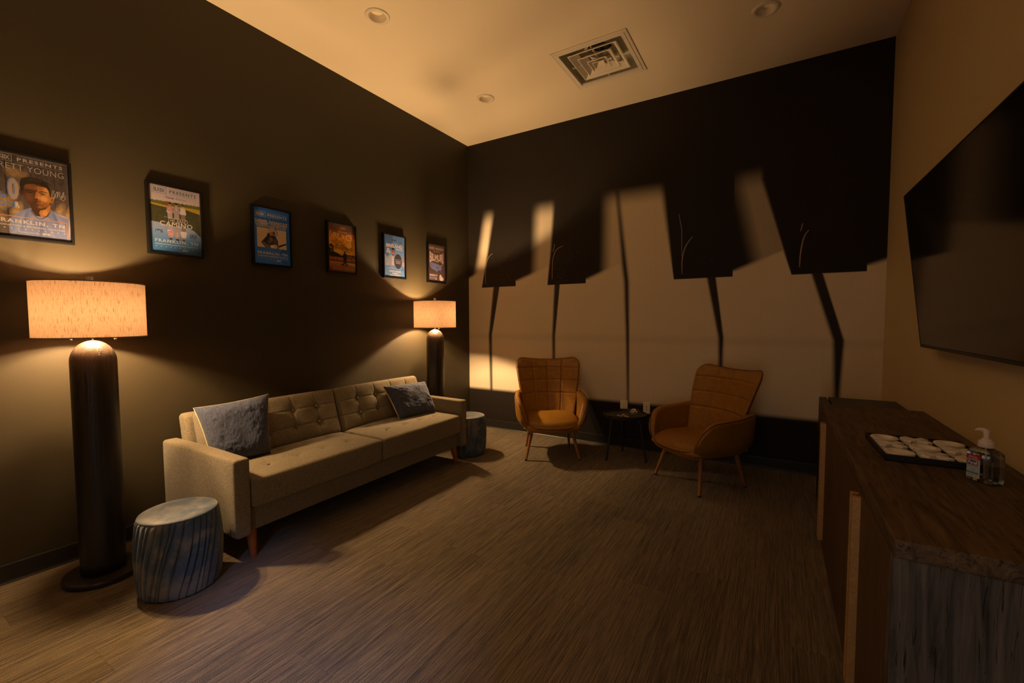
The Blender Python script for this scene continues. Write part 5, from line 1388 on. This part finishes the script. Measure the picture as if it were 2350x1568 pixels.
def sheet_map():
    p = Print(0.286, 0.428)
    p.grad([(0, (0.15, 0.075, 0.045)), (0.5, (0.11, 0.060, 0.045)), (1, (0.10, 0.08, 0.085))])
    header(p, 0.05, 0.40, 0.05, 0.145, 0.43, 0.93, CR, True)
    p.text('THE', 0.30, 0.175, 0.42, 0.195, CR, 0.01); p.text('GOES TO', 0.44, 0.170, 0.72, 0.190, CR, 0.01)
    def bow(u, v):
        q = (v - 0.215) / 0.24; c_ = 1 - (abs(u - 0.5) / 0.42) ** 2
        t0 = 0.185 + 0.075 * c_; t1 = 0.505 - 0.085 * c_
        return (u, lerp(t0, t1, q))
    br = (0.42, 0.30, 0.24)
    nn = 30
    pts = [bow(0.06 + 0.88 * i / nn, 0.205) for i in range(nn + 1)] + [bow(0.06 + 0.88 * i / nn, 0.465) for i in range(nn + 1)]
    p.shape(pts, [(i, i + 1, nn + 2 + i, nn + 1 + i) for i in range(nn)], (0.16, 0.09, 0.06))
    p.text('BILMURI', 0.085, 0.215, 0.915, 0.455, CR, 0.03, 0, 0.95, bow)
    p.text('TOUR', 0.36, 0.43, 0.64, 0.462, CR, 0.04)
    us = [(0.10, 0.50), (0.20, 0.48), (0.32, 0.495), (0.50, 0.505), (0.60, 0.51), (0.66, 0.535), (0.72, 0.525), (0.76, 0.535), (0.82, 0.515), (0.86, 0.50), (0.88, 0.525), (0.83, 0.56), (0.80, 0.60), (0.80, 0.63), (0.76, 0.66), (0.78, 0.69), (0.84, 0.725), (0.82, 0.735), (0.74, 0.685), (0.66, 0.675), (0.60, 0.685), (0.54, 0.70), (0.52, 0.745), (0.47, 0.72), (0.42, 0.685), (0.36, 0.69), (0.30, 0.67), (0.20, 0.65), (0.12, 0.61), (0.09, 0.55)]
    p.poly(us, (0.20, 0.26, 0.50))
    p.scribble(0.48, 0.58, 0.60, 0.66, (0.05, 0.06, 0.14), 4, 0.005); p.scribble(0.18, 0.53, 0.24, 0.60, (0.05, 0.06, 0.14), 14, 0.004, 6); p.scribble(0.80, 0.60, 0.92, 0.64, (0.40, 0.28, 0.14), 24, 0.004, 8)
    for i in range(12): p.star(0.08 + 0.84 * i / 11, 0.775, 0.014, (0.40, 0.40, 0.55))
    p.text('FRANKLIN, TN', 0.07, 0.80, 0.52, 0.855, CR, 0.05); p.rect(0.07, 0.868, 0.52, 0.872, (0.3, 0.35, 0.55))
    p.text('PRODUCTION & REHEARSAL', 0.07, 0.882, 0.52, 0.900, CR, 0.03); p.text('Powered By', 0.07, 0.915, 0.36, 0.935, CR, 0.0, 0.2); p.text('IPS', 0.40, 0.912, 0.52, 0.938, CR, 0.05)
    # small pale seated figure at the lower corner
    p.ell(0.79, 0.905, 0.13, 0.055, CR, 0.012); p.ell(0.74, 0.845, 0.075, 0.042, CR, 0.012); p.ell(0.73, 0.805, 0.03, 0.014, CR, 0.01)
    for u, v in ((0.72, 0.845), (0.77, 0.85), (0.76, 0.89), (0.83, 0.90), (0.70, 0.91)): p.ell(u, v, 0.016, 0.008, (0.12, 0.07, 0.05), 0.01)
    p.rect(0.04, 0.962, 0.95, 0.965, (0.25, 0.30, 0.45))
    return p

def framed_poster(y, sheet, label, gain=(1, 1, 1)):
    t = empty('framed_poster', (0, y, 2.036), 0, label, 'poster', 'framed posters on the olive wall')
    ow, oh, fw_, d = 0.157, 0.227, 0.013, 0.031
    fm = MB()
    s4 = [(-1, -1), (1, -1), (1, 1), (-1, 1)]
    pr = [(0.001, 0, 0), (d - 0.003, 0, 0), (d, 0.002, 0.002), (d, fw_ - 0.001, fw_ - 0.001), (d - 0.012, fw_, fw_)]
    vs = [(x, a * (ow - i), b * (oh - j)) for x, i, j in pr for a, b in s4]
    fm.add(vs, [(4 * q + k, 4 * q + (k + 1) % 4, 4 * q + 4 + (k + 1) % 4, 4 * q + 4 + k) for q in range(4) for k in range(4)])
    fm.add([(0.001, a * ow, b * oh) for a, b in s4], [(3, 2, 1, 0)])
    fm.build('frame', 'frame', t)
    pm = sheet.mesh(lambda a, b, h: (d - 0.011 + h, a, b), gain=gain)
    pm.build('print', 'print', t, recalc=False)
    MB().box((d - 0.0045, -ow + fw_, -oh + fw_), (d - 0.003, ow - fw_, oh - fw_)).build('glazing', 'glazing', t)
framed_poster(-3.905, sheet_portrait(), 'framed poster of a bearded person in a pale tee, above the near floor lamp', (0.29, 0.28, 0.32))
framed_poster(-3.250, sheet_lake(), 'framed poster of three people standing over a blue lake', (0.50, 0.50, 0.62))
framed_poster(-2.602, sheet_guitar(), 'framed blue poster of a guitarist in a wide hat', (1.2, 1.35, 2.0))
framed_poster(-1.955, sheet_sunset(), 'framed orange sunset poster with a dark hatted silhouette', (1.25, 1.15, 1.0))
framed_poster(-1.310, sheet_denim(), 'framed pale blue poster of a person in a denim jacket', (0.60, 0.60, 0.88))
framed_poster(-0.652, sheet_map(), 'framed brown poster with a blue map, closest to the room corner', (0.70, 0.60, 0.68))

# ------------------------------------------------------------------ hand sanitizer bottle
def bottle():
    bx, by, rz = 4.036, -2.598, math.radians(-56)
    t = empty('sanitizer_bottle', (bx, by, CZ), rz, 'clear pump bottle of hand sanitizer on the sideboard beside the game tray', 'bottle')
    a0, b0 = 0.041, 0.026
    def ring(k, z, ch=0.30):
        a, b = a0 * k, b0 * k; c = ch * b
        o = [(a, -b + c), (a, b - c), (a - c, b), (-a + c, b), (-a, b - c), (-a, -b + c), (-a + c, -b), (a - c, -b)]
        return [(x, y, z) for x, y in o]
    def loft(rings):
        mb = MB(); vs = [q for r in rings for q in r]; n = len(rings[0]); fs = []
        for i in range(len(rings) - 1):
            for k in range(n): fs.append((i * n + k, i * n + (k + 1) % n, (i + 1) * n + (k + 1) % n, (i + 1) * n + k))
        fs.append(tuple(reversed(range(n)))); fs.append(tuple(range((len(rings) - 1) * n, len(rings) * n)))
        return mb.add(vs, fs)
    def circ(r, z):
        return [(r * math.cos(q), r * math.sin(q), z) for q in (-0.45, 0.45, 0.9, PI - 0.9, PI - 0.45, PI + 0.45, PI + 0.9, -0.9)]
    loft([ring(0.93, 0.0), ring(0.99, 0.004), ring(1.0, 0.010), ring(1.0, 0.080), ring(0.96, 0.088), ring(0.80, 0.094), circ(0.018, 0.100), circ(0.017, 0.104)]).build('bottle_body', 'bottle', t, bevel=0.0015)
    loft([ring(0.90, 0.003), ring(0.955, 0.007), ring(0.965, 0.012), ring(0.965, 0.068)]).build('gel', 'gel', t)
    MB().lathe([(0.0185, 0.102), (0.0195, 0.104), (0.0195, 0.118), (0.018, 0.121), (0.012, 0.1225), (0.012, 0.126), (0.0075, 0.128), (0.0065, 0.130)], 28).build('collar', 'pump', t, smooth=True, autosmooth=0.5)
    h = MB().lathe([(0.0065, 0.128), (0.0075, 0.140), (0.0085, 0.147), (0.0085, 0.150), (0.007, 0.1525), (0.001, 0.153)], 24, cap1=False)
    h.tube([(0.0, 0, 0.149), (-0.012, 0, 0.1505), (-0.024, 0, 0.149), (-0.030, 0, 0.146), (-0.032, 0, 0.143)], [0.006, 0.0055, 0.0045, 0.0038, 0.0034], 12)
    h.build('pump_head', 'pump', t, smooth=True, autosmooth=0.6)
    MB().tube([(0, 0, 0.104), (0.004, 0, 0.012)], 0.0022, 8).build('dip_tube', 'pump', t, smooth=True)
    p = Print(0.040, 0.066, 30)
    p.fill((0.50, 0.60, 0.68)); p.img[..., :] *= 1.0
    p.rect(0.0, 0.0, 1.0, 0.20, (0.50, 0.015, 0.02)); p.text('Advanced', 0.12, 0.05, 0.75, 0.10, CR, 0.03); p.text('Hand Sanitizer', 0.12, 0.115, 0.88, 0.165, CR, 0.02)
    p.rect(0.06, 0.25, 0.84, 0.46, (0.05, 0.05, 0.30)); p.text('Purell', 0.11, 0.275, 0.79, 0.43, (0.9, 0.9, 0.9), 0.03, 0.1)
    p.text('Refreshing Gel', 0.10, 0.50, 0.82, 0.545, (0.45, 0.05, 0.04), 0.02)
    p.ell(0.5, 0.68, 0.12, 0.05, (0.30, 0.45, 0.62), 0.06); p.rect(0.0, 0.76, 0.92, 0.84, (0.08, 0.36, 0.52)); p.text('8 FL OZ', 0.10, 0.88, 0.55, 0.93, (0.10, 0.12, 0.2), 0.02)
    p.mesh(lambda a, b, hh: (-0.012 + a, -b0 - 0.0006 - hh, 0.044 + b), 0.000008).build('front_label', 'label', t, recalc=False)
    t.scale = (1.0, 1.0, 1.14)
bottle()
